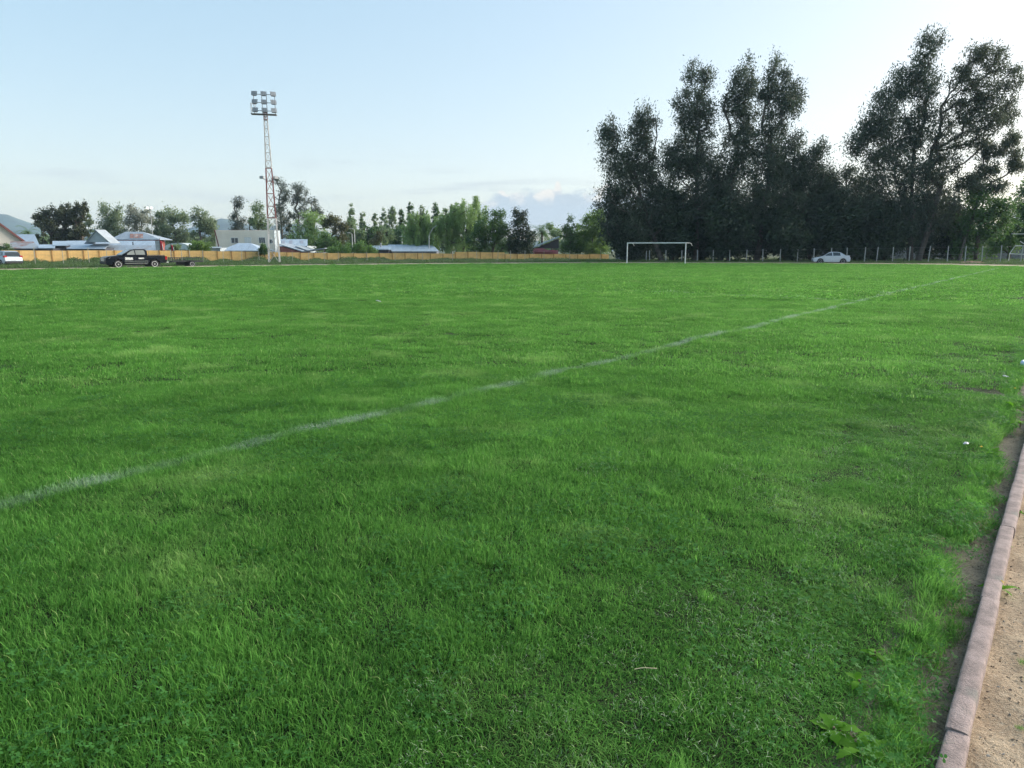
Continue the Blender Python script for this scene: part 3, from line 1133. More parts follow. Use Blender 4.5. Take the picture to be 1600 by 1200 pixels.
GE = 'tall eucalyptus trees behind the goal'
big = dict(leafmat=L_EUC, bark=BARK_PALE, group=GE, fill=0.25, clump_r=0.9, cdens=1.6, leaf=0.36, aspect=0.31, droop=0.65, trunk_r=0.36)
tree('eucalyptus_tree', 'eucalyptus with drooping two-peaked crown, first of the tall row, left of the goal', 1000, 102,
     [(955, 216, 20, 33), (1007, 190, 20, 33), (998, 235, 26, 40), (968, 275, 26, 40), (953, 325, 18, 45), (1015, 285, 26, 40), (985, 350, 34, 42), (1030, 320, 24, 40)], 38272, seed=1, base_u=1036, top=(990, 260), **big)
tree('eucalyptus_tree', 'tall slender eucalyptus rising directly above the white goal', 1080, 103,
     [(1100, 130, 15, 29), (1078, 128, 12, 26), (1098, 178, 20, 34), (1066, 172, 20, 26), (1085, 226, 32, 38), (1058, 255, 26, 38), (1098, 262, 22, 30), (1080, 320, 44, 48), (1115, 300, 20, 45)], 38272, seed=2, base_u=1089, top=(1090, 215), **big)
tree('eucalyptus_tree', 'tall eucalyptus with a forked top, next beyond the one above the goal', 1150, 104,
     [(1172, 122, 15, 30), (1150, 138, 14, 26), (1138, 165, 14, 18), (1163, 176, 22, 34), (1150, 228, 30, 38), (1140, 282, 36, 40), (1140, 340, 42, 50)], 34627, seed=3, base_u=1125, top=(1155, 225), **big)
tree('eucalyptus_tree', 'eucalyptus with the highest pointed top and a pale leaning trunk', 1205, 102,
     [(1209, 112, 11, 28), (1228, 128, 12, 26), (1242, 145, 12, 20), (1205, 150, 18, 30), (1228, 172, 20, 22), (1205, 205, 26, 26), (1200, 250, 34, 34), (1237, 222, 20, 16), (1205, 310, 42, 48), (1240, 285, 26, 34)], 36450, seed=4, base_u=1183, top=(1205, 215), **big)
tree('eucalyptus_tree', 'lower eucalyptus filling the dip in the row, one spray sticking up', 1250, 101,
     [(1284, 228, 9, 15), (1272, 250, 20, 24), (1245, 265, 22, 30), (1255, 315, 34, 45), (1250, 370, 30, 28), (1288, 300, 20, 40)], 21870, seed=5, base_u=1240, **big)
tree('eucalyptus_tree', 'dark low eucalyptus standing behind the parked white sedan', 1310, 103,
     [(1328, 272, 12, 18), (1300, 288, 24, 30), (1318, 318, 30, 36), (1300, 360, 34, 34), (1345, 310, 22, 42)], 21870, seed=6, base_u=1312, **big)
tree('eucalyptus_tree', 'largest eucalyptus, broad stepped crown with the tallest top in the photo', 1400, 100,
     [(1452, 72, 19, 28), (1432, 108, 20, 26), (1412, 125, 22, 28), (1385, 160, 24, 30), (1445, 138, 22, 34), (1362, 195, 24, 28), (1342, 225, 22, 24), (1400, 208, 36, 40), (1435, 205, 26, 40), (1372, 265, 32, 36), (1425, 280, 36, 48), (1400, 345, 42, 46), (1440, 330, 30, 46), (1365, 330, 28, 46)], 54675, seed=7, base_u=1424, top=(1428, 230), **{**big, 'leaf': 0.37})
tree('eucalyptus_tree', 'airy spreading eucalyptus leaning out to the picture edge', 1520, 99,
     [(1525, 88, 20, 18), (1552, 96, 20, 20), (1508, 125, 22, 26), (1545, 138, 26, 30), (1578, 130, 16, 24), (1498, 175, 24, 30), (1535, 185, 28, 28), (1575, 175, 20, 26), (1486, 225, 26, 30), (1530, 225, 20, 16), (1475, 275, 28, 30), (1470, 325, 30, 42)], 30982, seed=8, base_u=1436, top=(1475, 270), **{**big, 'leafmat': L_EUC2, 'cdens': 1.1, 'clump_r': 0.75, 'fill': 0.22})
tree('eucalyptus_tree', 'thin open eucalyptus branch crown at the picture edge, pale bough showing', 1560, 97,
     [(1578, 225, 18, 16), (1556, 238, 18, 14), (1585, 255, 12, 18), (1545, 268, 18, 12), (1520, 285, 20, 16), (1560, 290, 12, 14)], 9477, seed=9, base_u=1500, top=(1535, 295), **{**big, 'leafmat': L_EUC2, 'cdens': 1.0, 'clump_r': 0.65, 'trunk_r': 0.2, 'fill': 0.2})
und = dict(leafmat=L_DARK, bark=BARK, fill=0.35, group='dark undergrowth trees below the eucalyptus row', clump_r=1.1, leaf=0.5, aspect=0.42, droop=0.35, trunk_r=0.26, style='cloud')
spots = [(982, 'dark shrubby tree at the left end of the row, where the yellow wall ends'), (1012, 'dark tree seen over the left half of the goal mouth'), (1052, 'dark tree seen over the right half of the goal mouth'),
         (1098, 'dark tree just right of the goal'), (1140, 'dark tree below the fork-topped eucalyptus'), (1185, 'dark tree behind the pale leaning trunk'), (1228, 'dark tree left of the dip in the row'),
         (1268, 'dark tree left of the white sedan'), (1308, 'dark tree behind the white sedan roof'), (1348, 'dark tree right of the white sedan boot'), (1385, 'dark tree at the foot of the largest eucalyptus'),
         (1448, 'dark tree right of the largest eucalyptus trunk'), (1490, 'dark tree above the white goal frame beyond the fence')]
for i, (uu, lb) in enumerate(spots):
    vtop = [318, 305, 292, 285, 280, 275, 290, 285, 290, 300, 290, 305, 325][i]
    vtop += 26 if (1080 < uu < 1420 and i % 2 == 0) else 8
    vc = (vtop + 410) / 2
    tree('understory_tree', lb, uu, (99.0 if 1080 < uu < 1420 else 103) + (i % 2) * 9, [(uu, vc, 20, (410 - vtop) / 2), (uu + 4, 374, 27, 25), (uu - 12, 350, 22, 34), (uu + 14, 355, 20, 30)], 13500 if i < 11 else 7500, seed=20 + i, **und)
tree('leafy_tree', 'bushy brownish-green tree by the mound of brown soil', 1527, 98, [(1532, 315, 30, 26), (1520, 350, 34, 30), (1548, 345, 24, 28), (1515, 378, 22, 20)], 11000, L_DEEP, BARK, seed=41, clump_r=0.9, leaf=0.36, aspect=0.5, droop=0.2, trunk_r=0.3)
tree('leafy_tree', 'dark shaggy tree cut off by the picture edge beyond the fence', 1622, 108, [(1625, 300, 24, 40), (1618, 350, 26, 45)], 9000, L_DEEP, BARK, seed=44, clump_r=0.9, leaf=0.4, aspect=0.45, droop=0.3, trunk_r=0.25)
tree('leafy_tree', 'bright green tree beyond the fence at the far corner of the pitch', 1578, 118, [(1580, 345, 16, 26), (1568, 365, 22, 26), (1598, 350, 16, 28), (1555, 375, 18, 18)], 9000, L_GREEN, BARK, seed=42, clump_r=0.9, leaf=0.36, aspect=0.5, droop=0.2, trunk_r=0.25)
palm('palm_tree', 'palm crown showing at the picture edge above the bright green tree', 1603, 322, 150, 2.6, L_GREEN, seed=43)

# --- trees behind the yellow wall
dk = dict(leafmat=mat_leaf('cypress_leaves', (0.026, 0.038, 0.020), (0.100, 0.116, 0.062), 0.2), bark=BARK, group='dark evergreen clump behind the roofs', clump_r=0.75, leaf=0.36, aspect=0.5, droop=0.0, trunk_r=0.3, style='column')
tree('evergreen_tree', 'dark olive evergreen with a rounded edge, leftmost of the clump', 76, 138, [(73, 348, 17, 24), (84, 342, 14, 22), (76, 372, 20, 14)], 9000, seed=51, **dk)
tree('evergreen_tree', 'dark upright evergreen in the middle of the clump', 103, 140, [(100, 343, 10, 22), (107, 350, 12, 28), (100, 372, 16, 14)], 7500, seed=52, **dk)
tree('evergreen_tree', 'dark upright evergreen with a notched top, rightmost of the clump', 125, 139, [(118, 345, 9, 22), (131, 342, 8, 24), (124, 368, 15, 18)], 7500, seed=53, **dk)
tree('poplar_tree', 'slim grey-green poplar close beside the dark evergreen clump', 139, 165, [(139, 345, 4, 18), (139, 365, 5, 18)], 1400, L_PLANE, BARK, seed=54, clump_r=0.6, leaf=0.4, aspect=0.5, trunk_r=0.15, style='column')
palm('palm_tree', 'feathery pale green palm between the red-edged gable and the evergreens', 44, 362, 150, 3.6, L_GREEN, n=20, seed=55)
pl = dict(bark=BARK_PALE, group='pale plane trees behind the houses', clump_r=0.95, leaf=0.40, aspect=0.55, droop=0.1, trunk_r=0.28, shell=0.3, cdens=0.85)
tree('plane_tree', 'pale green plane tree right of the dark evergreens, above the steep gable roof', 176, 172, [(172, 340, 17, 20), (186, 336, 12, 16), (165, 362, 14, 18), (184, 362, 18, 20)], 6500, L_PLANE, seed=61, **pl)
tree('plane_tree', 'greyish half-bare tree with pale twigs above the red-banded house', 216, 168, [(214, 335, 13, 18), (222, 345, 14, 22), (208, 350, 10, 18), (216, 366, 18, 14)], 4200, L_PALE, seed=62, **{**pl, 'clump_r': 0.8})
tree('plane_tree', 'plane tree beside the pole with two lit lamps', 246, 175, [(246, 342, 11, 18), (252, 360, 14, 20), (238, 365, 10, 16)], 5000, L_PLANE, seed=63, **pl)
tree('plane_tree', 'tallest plane tree of the pale row, right of the lit lamps', 275, 174, [(272, 334, 13, 15), (283, 345, 12, 18), (268, 360, 14, 20), (282, 368, 14, 16)], 5600, L_PLANE, seed=64, **pl)
tree('plane_tree', 'rightmost plane tree of the pale row, left of the cream building', 316, 172, [(310, 340, 12, 16), (325, 342, 12, 18), (316, 362, 20, 22), (335, 368, 9, 14)], 6200, L_PLANE, seed=65, **pl)
eu = dict(bark=BARK, group='slender eucalyptus trees around the floodlight tower', clump_r=0.75, leaf=0.38, aspect=0.32, droop=0.45, trunk_r=0.22, leafmat=mat_leaf('grey_eucalyptus_leaves', (0.045, 0.062, 0.052), (0.140, 0.170, 0.130), 0.25))
tree('eucalyptus_tree', 'slender eucalyptus standing alone behind the cream building', 372, 158, [(371, 312, 5, 9), (373, 328, 8, 11), (371, 345, 11, 13), (376, 358, 11, 10)], 3400, seed=71, **eu)
tree('eucalyptus_tree', 'green-grey eucalyptus just left of the floodlight tower', 404, 152, [(405, 322, 8, 12), (403, 340, 11, 16), (409, 352, 11, 14)], 3200, seed=72, **{**eu, 'leafmat': L_POPLAR})
tree('conifer_tree', 'small dark pointed tree left of the floodlight tower', 393, 156, [(393, 346, 3, 9), (393, 357, 6, 10)], 900, L_DARK, BARK, seed=73, clump_r=0.5, leaf=0.36, trunk_r=0.12, style='column')
tree('eucalyptus_tree', 'tall airy eucalyptus directly right of the floodlight tower', 440, 156, [(436, 288, 8, 12), (444, 300, 9, 14), (436, 316, 12, 14), (442, 336, 12, 16), (440, 358, 10, 14)], 4400, seed=74, **eu)
tree('eucalyptus_tree', 'second tall airy eucalyptus right of the floodlight tower', 467, 158, [(467, 294, 8, 11), (472, 308, 10, 14), (463, 318, 9, 14), (467, 340, 10, 18)], 4000, seed=75, **eu)
tree('eucalyptus_tree', 'shorter eucalyptus leaning right, third from the floodlight tower', 488, 160, [(491, 318, 6, 9), (486, 328, 8, 10), (497, 332, 6, 8)], 1700, seed=76, **eu)
tree('conifer_tree', 'dark narrow conifer between the two airy eucalyptus trees', 453, 162, [(453, 342, 3, 10), (453, 362, 5, 14)], 1500, L_DARK, BARK, seed=77, clump_r=0.5, leaf=0.36, trunk_r=0.12, style='column')
tree('leafy_tree', 'soft mid-green rounded tree right of the floodlight tower', 482, 140, [(478, 345, 18, 16), (496, 350, 16, 18), (475, 368, 18, 16), (495, 372, 22, 16)], 8000, L_WILLOW, BARK, seed=78, clump_r=0.8, leaf=0.34, aspect=0.45, droop=0.2, trunk_r=0.22)
tree('leafy_shrub', 'round deep green shrub below the brownish tree', 507, 124, [(505, 378, 22, 14), (522, 382, 14, 11)], 5200, L_DEEP, BARK, seed=79, clump_r=0.6, leaf=0.26, aspect=0.4, droop=0.1, trunk_r=0.12, cat='shrub')
tree('leafy_tree', 'brownish bronze tree with a dark lower crown', 525, 138, [(512, 345, 9, 11), (523, 350, 13, 16), (538, 362, 10, 16), (530, 374, 13, 10)], 5200, L_BROWN, BARK, seed=80, clump_r=0.6, leaf=0.3, aspect=0.5, droop=0.1, trunk_r=0.2)
bk = dict(bark=BARK, clump_r=1.0, leaf=0.5, aspect=0.55, droop=0.1, trunk_r=0.25)
for i, (uu, vt, ru, lb, lm) in enumerate([(553, 343, 16, 'hazy grey-green tree right of the bronze tree', L_POPLAR), (578, 348, 16, 'hazy dark tree below the first poplars', L_DEEP), (598, 352, 16, 'hazy tree behind the long metal roof', L_POPLAR),
                                   (625, 352, 16, 'deep green tree left of the willows', L_DEEP), (648, 350, 14, 'deep green tree between the poplars and the willow', L_DEEP)]):
    tree('leafy_tree', lb, uu, 185 + i * 3, [(uu, (vt + 388) / 2, ru, (388 - vt) / 2)], 3600, lm, seed=90 + i, group='hazy trees behind the long metal roof', **bk)
pops = [(549, 322, 'thin dark-tipped poplar, leftmost of the row'), (566, 333, 'pale low poplar near the left end of the row'), (586, 330, 'broad pale poplar, third of the row'), (600, 326, 'pale poplar with a blunt top, fourth of the row'),
        (613, 320, 'poplar fifth from the left of the row'), (627, 325, 'narrow dark poplar, sixth of the row'), (641, 317, 'dark pointed poplar, tallest of the row'), (658, 319, 'bright poplar seventh from the left'),
        (681, 317, 'dark pointed poplar rising behind the left willow'), (697, 324, 'small poplar tip left of the tall willow'), (706, 320, 'poplar tip touching the tall willow')]
for i, (uu, vt, lb) in enumerate(pops):
    tree('poplar_tree', lb, uu, 205 + (i % 4) * 4, [(uu, vt + 7, 2.6, 7), (uu, vt + 16, 4.6, 9), (uu, vt + 28, 6.5, 12), (uu, vt + 42, 8.5, 14), (uu, vt + 58, 10, 14)], 5600, L_DEEP if 'dark' in lb and i != 0 else L_POPLAR, BARK, group='poplar row on the horizon', seed=110 + i, clump_r=0.6, cdens=1.4, leaf=0.42, aspect=0.5, droop=0.0, trunk_r=0.18, style='column')
tree('willow_tree', 'weeping willow, left of the two, standing behind the metal roof', 655, 132, [(650, 345, 14, 12), (668, 350, 18, 16), (640, 362, 12, 12), (665, 368, 20, 14)], 17000, L_WILLOW, BARK, seed=131, clump_r=0.75, cdens=1.4, leaf=0.36, aspect=0.26, droop=0.8, trunk_r=0.24, style='weep')
tree('willow_tree', 'tall pale weeping willow towering over the yellow wall', 722, 134, [(712, 322, 8, 10), (738, 316, 14, 9), (725, 332, 24, 14), (705, 348, 18, 16), (742, 345, 16, 16), (715, 370, 22, 14), (692, 348, 14, 14), (752, 335, 8, 12)], 28000, L_WILLOW, BARK, seed=132, clump_r=0.8, cdens=1.4, leaf=0.36, aspect=0.26, droop=0.8, trunk_r=0.26, style='weep')
tree('leafy_tree', 'dense dark green dome-shaped tree in front of the tall willow', 768, 122, [(765, 358, 27, 27), (780, 350, 18, 20), (748, 372, 20, 18), (790, 375, 15, 18), (768, 388, 30, 9)], 17000, L_DEEP, BARK, seed=133, clump_r=0.7, leaf=0.28, aspect=0.45, droop=0.2, trunk_r=0.25)
tree('leafy_tree', 'dark blue-green tree with a thin twiggy top right of the dome-shaped tree', 813, 121, [(807, 328, 4, 10), (820, 335, 7, 9), (810, 352, 14, 14), (818, 372, 19, 22), (805, 380, 14, 15), (813, 389, 20, 8)], 10500, L_DARK, BARK, seed=134, clump_r=0.6, leaf=0.28, aspect=0.45, droop=0.2, trunk_r=0.2)
palm('palm_tree', 'dark feather palm behind the pink house', 847, 362, 148, 4.2, L_DEEP, n=34, seed=135)
tree('leafy_tree', 'small pale tree between the palm and the bright green bush', 864, 168, [(858, 358, 7, 8), (868, 366, 10, 12)], 1800, L_POPLAR, BARK, seed=136, clump_r=0.7, leaf=0.4, aspect=0.5, trunk_r=0.15)
tree('leafy_tree', 'narrow pointed green tree left of the bright green one', 892, 128, [(892, 347, 5, 13), (888, 368, 14, 20), (898, 378, 12, 14), (892, 389, 17, 8)], 7500, L_DEEP, BARK, seed=137, clump_r=0.55, leaf=0.26, aspect=0.45, droop=0.1, trunk_r=0.16)
tree('leafy_tree', 'bright spring-green tree next to the eucalyptus row', 925, 129, [(926, 350, 18, 18), (912, 365, 15, 18), (936, 366, 14, 20), (920, 382, 20, 12), (925, 390, 22, 8)], 16000, L_BRIGHT, BARK, seed=138, clump_r=0.6, leaf=0.28, aspect=0.45, droop=0.1, trunk_r=0.2)
tree('leafy_tree', 'far pale yellow-green tree top behind the bright green tree', 938, 165, [(936, 338, 12, 12), (925, 350, 10, 12)], 2200, L_BRIGHT, BARK, seed=139, clump_r=0.7, leaf=0.4, aspect=0.5, trunk_r=0.15)
tree('leafy_shrub', 'round yellow-green shrub above the yellow wall beside the white tent roof', 312, 104, [(312, 383, 14, 7), (308, 388, 14, 5)], 4200, L_BRIGHT, BARK, seed=140, clump_r=0.4, leaf=0.2, aspect=0.5, trunk_r=0.1, cat='shrub')
tree('leafy_shrub', 'small dark shrub left of the floodlight tower in front of the cream building', 413, 104, [(414, 387, 6, 7), (410, 391, 8, 5)], 2000, L_DEEP, BARK, seed=141, clump_r=0.35, leaf=0.2, aspect=0.5, trunk_r=0.08, cat='shrub')
tree('leafy_shrub', 'long sprawling green hedge bush above the yellow wall left of the metal roof', 545, 116, [(520, 391, 14, 5), (545, 387, 18, 8), (568, 386, 16, 9), (580, 390, 10, 6)], 7000, L_GREEN, BARK, seed=142, clump_r=0.45, leaf=0.22, aspect=0.5, trunk_r=0.1, cat='shrub')
tree('leafy_shrub', 'small tree with pinkish-brown top behind the metal roofs', 595, 130, [(594, 368, 8, 7), (586, 378, 10, 6)], 1800, L_BROWN, BARK, seed=143, clump_r=0.5, leaf=0.26, aspect=0.5, trunk_r=0.1, cat='shrub')
tree('leafy_shrub', 'grey-green bush beside the red-edged gable at the picture edge', 10, 104, [(12, 386, 7, 6), (6, 389, 8, 4)], 1500, L_POPLAR, BARK, seed=144, clump_r=0.35, leaf=0.2, aspect=0.5, trunk_r=0.08, cat='shrub')
tree('leafy_shrub', 'grey shrub half hiding the white tent-like roof', 278, 108, [(280, 385, 8, 4), (272, 388, 8, 3)], 1200, L_POPLAR, BARK, seed=145, clump_r=0.3, leaf=0.2, aspect=0.5, trunk_r=0.06, cat='shrub')

# ------------------------------------------------------------------ yellow boundary wall
YELLOW = mat('ochre_wall_paint', (0.66, 0.42, 0.155), 0.85, var=0.22, scale=0.8, coord='Object', second=(0.60, 0.36, 0.12), sec_scale=1.1, sec_lo=0.45, sec_hi=0.8, bump=0.2, bscale=20)
YPOST = mat('ochre_post_paint', (0.40, 0.22, 0.07), 0.85, var=0.2, scale=1.0)


def wall_Y(u):
    return float(np.interp(u, [-60, 0, 300, 600, 945, 960], [83, 86, 100, 112, 121, 121.5]))


wall = empty('boundary_wall', Vector((P(400, 391, wall_Y(400)).x, wall_Y(400), 0)))
tag(wall, 'long ochre yellow concrete panel wall along the far side of the pitch', 'wall')
woff = wall.location.copy()
u = -50.0
prev = None
wr = random.Random(2)
k = 0
while u < 948:
    Y = wall_Y(u)
    p0 = P(u, 391, Y)
    step = 2.15 / (upx(Y)) * 0.93
    u2 = min(u + step, 952)
    Y2 = wall_Y(u2)
    p1 = P(u2, 391, Y2)
    um = (u + u2) / 2
    vt = float(np.interp(um, [-60, 0, 160, 320, 345, 470, 560, 640, 704, 705, 788, 789, 940], [390.6, 391.6, 391.3, 391.6, 392.2, 395.0, 396.0, 395.6, 396.2, 393.6, 394.2, 396.6, 397.2])) + wr.uniform(-0.25, 0.25)
    zt = P(um, vt, (Y + Y2) / 2).z
    d = Vector((p1.x - p0.x, Y2 - Y, 0))
    L = d.length
    ang = math.atan2(d.y, d.x)
    loc = Vector((p0.x, Y, 0)) - woff
    MB().box(0.07, L - 0.07, -0.03, 0.03, -0.1, zt).build('panel', YELLOW, wall, loc=loc, rz=ang)
    MB().box(-0.075, 0.075, -0.075, 0.075, -0.1, zt + 0.03).build('post', YPOST, wall, loc=loc, rz=ang)
    u = u2
    k += 1

# ------------------------------------------------------------------ houses behind the wall
METAL_BLUE = mat_sheet_metal('pale_blue_sheet', (0.38, 0.46, 0.54))
METAL_GREY = mat_sheet_metal('grey_sheet', (0.33, 0.38, 0.43), (0.30, 0.24, 0.21), 0.62)
METAL_RUST = mat_sheet_metal('rusty_sheet', (0.32, 0.35, 0.38), (0.25, 0.13, 0.10), 0.48)
METAL_LIGHT = mat_sheet_metal('light_sheet', (0.31, 0.35, 0.38), (0.28, 0.26, 0.25), 0.64)
RUST = mat('rust_patch', (0.36, 0.19, 0.15), 0.8, var=0.3, scale=1.5, second=(0.48, 0.40, 0.36), sec_scale=0.9)
CREAM = plain('cream_render', (0.78, 0.71, 0.60), 0.9, var=0.08, scale=0.4)
PALEWALL = plain('pale_board_wall', (0.36, 0.41, 0.43), 0.8, var=0.1, scale=1.0)
REDBAND = plain('red_painted_wall', (0.38, 0.09, 0.07), 0.8, var=0.15)
PINK = plain('pink_wall', (0.42, 0.13, 0.16), 0.8, var=0.15)
BRICKRED = plain('brick_red_wall', (0.33, 0.12, 0.10), 0.85, var=0.2)
SHADE_WALL = plain('dark_shade_wall', (0.06, 0.06, 0.07), 0.8)  # near-black colour stands in for shade under roofs and in openings
MAROON = plain('maroon_roof_edge', (0.20, 0.07, 0.06), 0.7, var=0.2)
WGLASS = plain('window_glass', (0.05, 0.065, 0.08), 0.15, var=0.2, spec=0.7)
WFRAME = plain('window_frame', (0.55, 0.58, 0.58), 0.5)
GREYBOARD = plain('weathered_board', (0.20, 0.21, 0.23), 0.9, var=0.3, scale=3)


class House:
    """axes of a building: x along its front, y away from the pitch, origin at its near left foot"""
    def __init__(self, name, label, uL, uR, Y, rz=0.0, cat='house'):
        a, b = P(uL, 391, Y), P(uR, 391, Y)
        self.o = empty(name, (a.x, Y, 0), rz)
        self.a, self.Y, self.w = a, Y, b.x - a.x
        tag(self.o, label, cat)

    def x(self, u):
        return P(u, 391, self.Y).x - self.a.x

    def z(self, v):
        return P(800, v, self.Y).z

    def wall(self, u0, u1, vtop, depth, m, vbot=None, y0=0.0, name='wall'):
        z0 = -0.1 if vbot is None else self.z(vbot)
        return MB().box(self.x(u0), self.x(u1), y0, y0 + depth, z0, self.z(vtop)).build(name, m, self.o)

    def slope(self, u0, u1, v_eave, v_ridge, depth, m, y0=-0.3, u0r=None, u1r=None, th=0.06, name='roof'):
        """a roof plane rising away from the viewer"""
        yb = y0 + depth
        q = lambda u, v, y: (P(u, v, self.Y + y).x - self.a.x, y, P(u, v, self.Y + y).z)
        vs = [q(u0, v_eave, y0), q(u1, v_eave, y0), q(u1 if u1r is None else u1r, v_ridge, yb), q(u0 if u0r is None else u0r, v_ridge, yb)]
        vs += [(x, y, z - th) for x, y, z in vs]
        return MB().add(vs, [(0, 1, 2, 3), (7, 6, 5, 4), (0, 4, 5, 1), (1, 5, 6, 2), (2, 6, 7, 3), (3, 7, 4, 0)]).build(name, m, self.o)

    def hip(self, u0, u1, v_eave, v_ridge, ur0, ur1, depth, m, y0=-0.3, name='roof'):
        yb = y0 + depth
        ym = (y0 + yb) / 2
        q = lambda u, v, y: (P(u, v, self.Y + y).x - self.a.x, y, P(u, v, self.Y + y).z)
        f0, f1 = q(u0, v_eave, y0), q(u1, v_eave, y0)
        (x0, _, z0), (x1, _, _) = f0, f1
        vs = [f0, f1, (x1, yb, z0), (x0, yb, z0), q(ur0, v_ridge, ym), q(ur1, v_ridge, ym)]
        vs += [(x0, y0, z0 - 0.08), (x1, y0, z0 - 0.08), (x1, yb, z0 - 0.08), (x0, yb, z0 - 0.08)]
        return MB().add(vs, [(0, 1, 5, 4), (1, 2, 5), (2, 3, 4, 5), (3, 0, 4), (0, 6, 7, 1), (1, 7, 8, 2), (2, 8, 9, 3), (3, 9, 6, 0), (6, 9, 8, 7)]).build(name, m, self.o)

    def gable(self, u0, u1, v_eave, v_ridge, depth, mroof, mwall, y0=0.0, over=0.3, uridge=None, th=0.12):
        """gable end towards the viewer"""
        x0, x1 = self.x(u0), self.x(u1)
        xm = (x0 + x1) / 2 if uridge is None else self.x(uridge)
        ze, zr = self.z(v_eave), self.z(v_ridge)
        MB().add([(x0, y0, ze), (x1, y0, ze), (xm, y0, zr), (x0, y0 + depth, ze), (x1, y0 + depth, ze), (xm, y0 + depth, zr)], [(0, 1, 2), (5, 4, 3), (0, 3, 4, 1), (1, 4, 5, 2), (2, 5, 3, 0)]).build('gable', mwall, self.o)
        for xa in (x0, x1):
            dx, dz = xa - xm, ze - zr
            ea = (xa + dx * 0.06, ze + dz * 0.06)
            vs = [(xm, y0 - over, zr + 0.03), (xm, y0 + depth + over, zr + 0.03), (ea[0], y0 + depth + over, ea[1] + 0.03), (ea[0], y0 - over, ea[1] + 0.03)]
            vs += [(x, y, z + th) for x, y, z in vs]
            MB().add(vs, [(0, 1, 2, 3), (7, 6, 5, 4), (0, 4, 5, 1), (1, 5, 6, 2), (2, 6, 7, 3), (3, 7, 4, 0)]).build('roof', mroof, self.o)

    def window(self, u0, u1, v0, v1, y=0.0, curtain=False, bars=1):
        x0, x1, z1, z0 = self.x(u0), self.x(u1), self.z(v0), self.z(v1)
        f = 0.07
        mb = MB()
        for a in ((x0 - f, x1 + f, z1, z1 + f), (x0 - f, x1 + f, z0 - f, z0), (x0 - f, x0, z0, z1), (x1, x1 + f, z0, z1)):
            mb.box(a[0], a[1], y - 0.06, y - 0.003, a[2], a[3])
        for i in range(bars):
            xc = x0 + (x1 - x0) * (i + 1) / (bars + 1)
            mb.box(xc - 0.03, xc + 0.03, y - 0.05, y - 0.032, z0, z1)
        w = mb.build('window', WFRAME, self.o)
        MB().box(x0, x1, y - 0.03, y - 0.004, z0, z1).build('pane', WHITE if curtain else WGLASS, w)
        return w


h = House('gabled_house', 'cream gable house with a dark red roof edge, cut off by the left edge', -40, 22, 112, R(36))
h.wall(-46, 19, 380, 8, CREAM)
h.gable(-58, 30, 383, 343, 8, MAROON, CREAM, over=0.6, uridge=-12, th=0.4)

h = House('gabled_house', 'house with a large plain pale blue roof in front of the dark evergreens', 22, 64, 128)
h.wall(24, 60, 385, 6, PALEWALL)
h.slope(20, 63, 386, 366, 6, METAL_BLUE, u0r=24, u1r=54)

h = House('low_shed', 'low shed with a pale roof rusting reddish along its lower edge', 14, 64, 110, cat='shed')
h.wall(16, 60, 388, 4, SHADE_WALL)
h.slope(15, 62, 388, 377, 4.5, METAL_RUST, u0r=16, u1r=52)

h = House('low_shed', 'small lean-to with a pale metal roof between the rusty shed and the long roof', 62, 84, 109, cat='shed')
h.wall(63, 83, 388, 3, SHADE_WALL)
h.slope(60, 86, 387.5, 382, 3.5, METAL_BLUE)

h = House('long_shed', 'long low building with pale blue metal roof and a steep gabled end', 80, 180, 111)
h.wall(83, 164, 388, 6, SHADE_WALL)
h.slope(104, 164, 388.5, 376, 6.5, METAL_BLUE, u1r=176)
h.slope(82, 106, 383.5, 376.5, 6, METAL_BLUE)
h.wall(83, 102, 383.4, 1.2, SHADE_WALL, y0=0.2, name='doorway')
mb = MB()
x0, x1, x2, x3 = h.x(132), h.x(148), h.x(164), h.x(164)
zr, ze, zb = h.z(359.5), h.z(378), h.z(380)
y0, y1 = 1.0, 3.6
MB().add([(x0, y0, ze), (x2, y0, ze), (x1, y0, zr), (x0, y1, ze), (x2, y1, ze), (x1, y1, zr)], [(0, 1, 2), (3, 5, 4), (0, 3, 4, 1), (0, 2, 5, 3), (1, 4, 5, 2)]).build('gable', PALEWALL, h.o)
MB().add([(x1 - 0.05, y0 - 0.3, zr + 0.05), (x2 + 0.5, y0 - 0.3, zb), (x3 + 0.5, y1, zb), (x1 - 0.05, y1, zr + 0.05), (x1 - 0.05, y0 - 0.3, zr + 0.14), (x2 + 0.5, y0 - 0.3, zb + 0.09), (x3 + 0.5, y1, zb + 0.09), (x1 - 0.05, y1, zr + 0.14)],
         [(0, 1, 2, 3), (7, 6, 5, 4), (0, 4, 5, 1), (1, 5, 6, 2), (2, 6, 7, 3), (3, 7, 4, 0)]).build('gable_roof', METAL_LIGHT, h.o)
MB().add([(x1 + 0.05, y0 - 0.3, zr + 0.04), (x0 - 0.4, y0 - 0.3, ze - 0.3), (x0 - 0.4, y1, ze - 0.3), (x1 + 0.05, y1, zr + 0.04)], [(0, 1, 2, 3)]).build('gable_roof', METAL_BLUE, h.o)

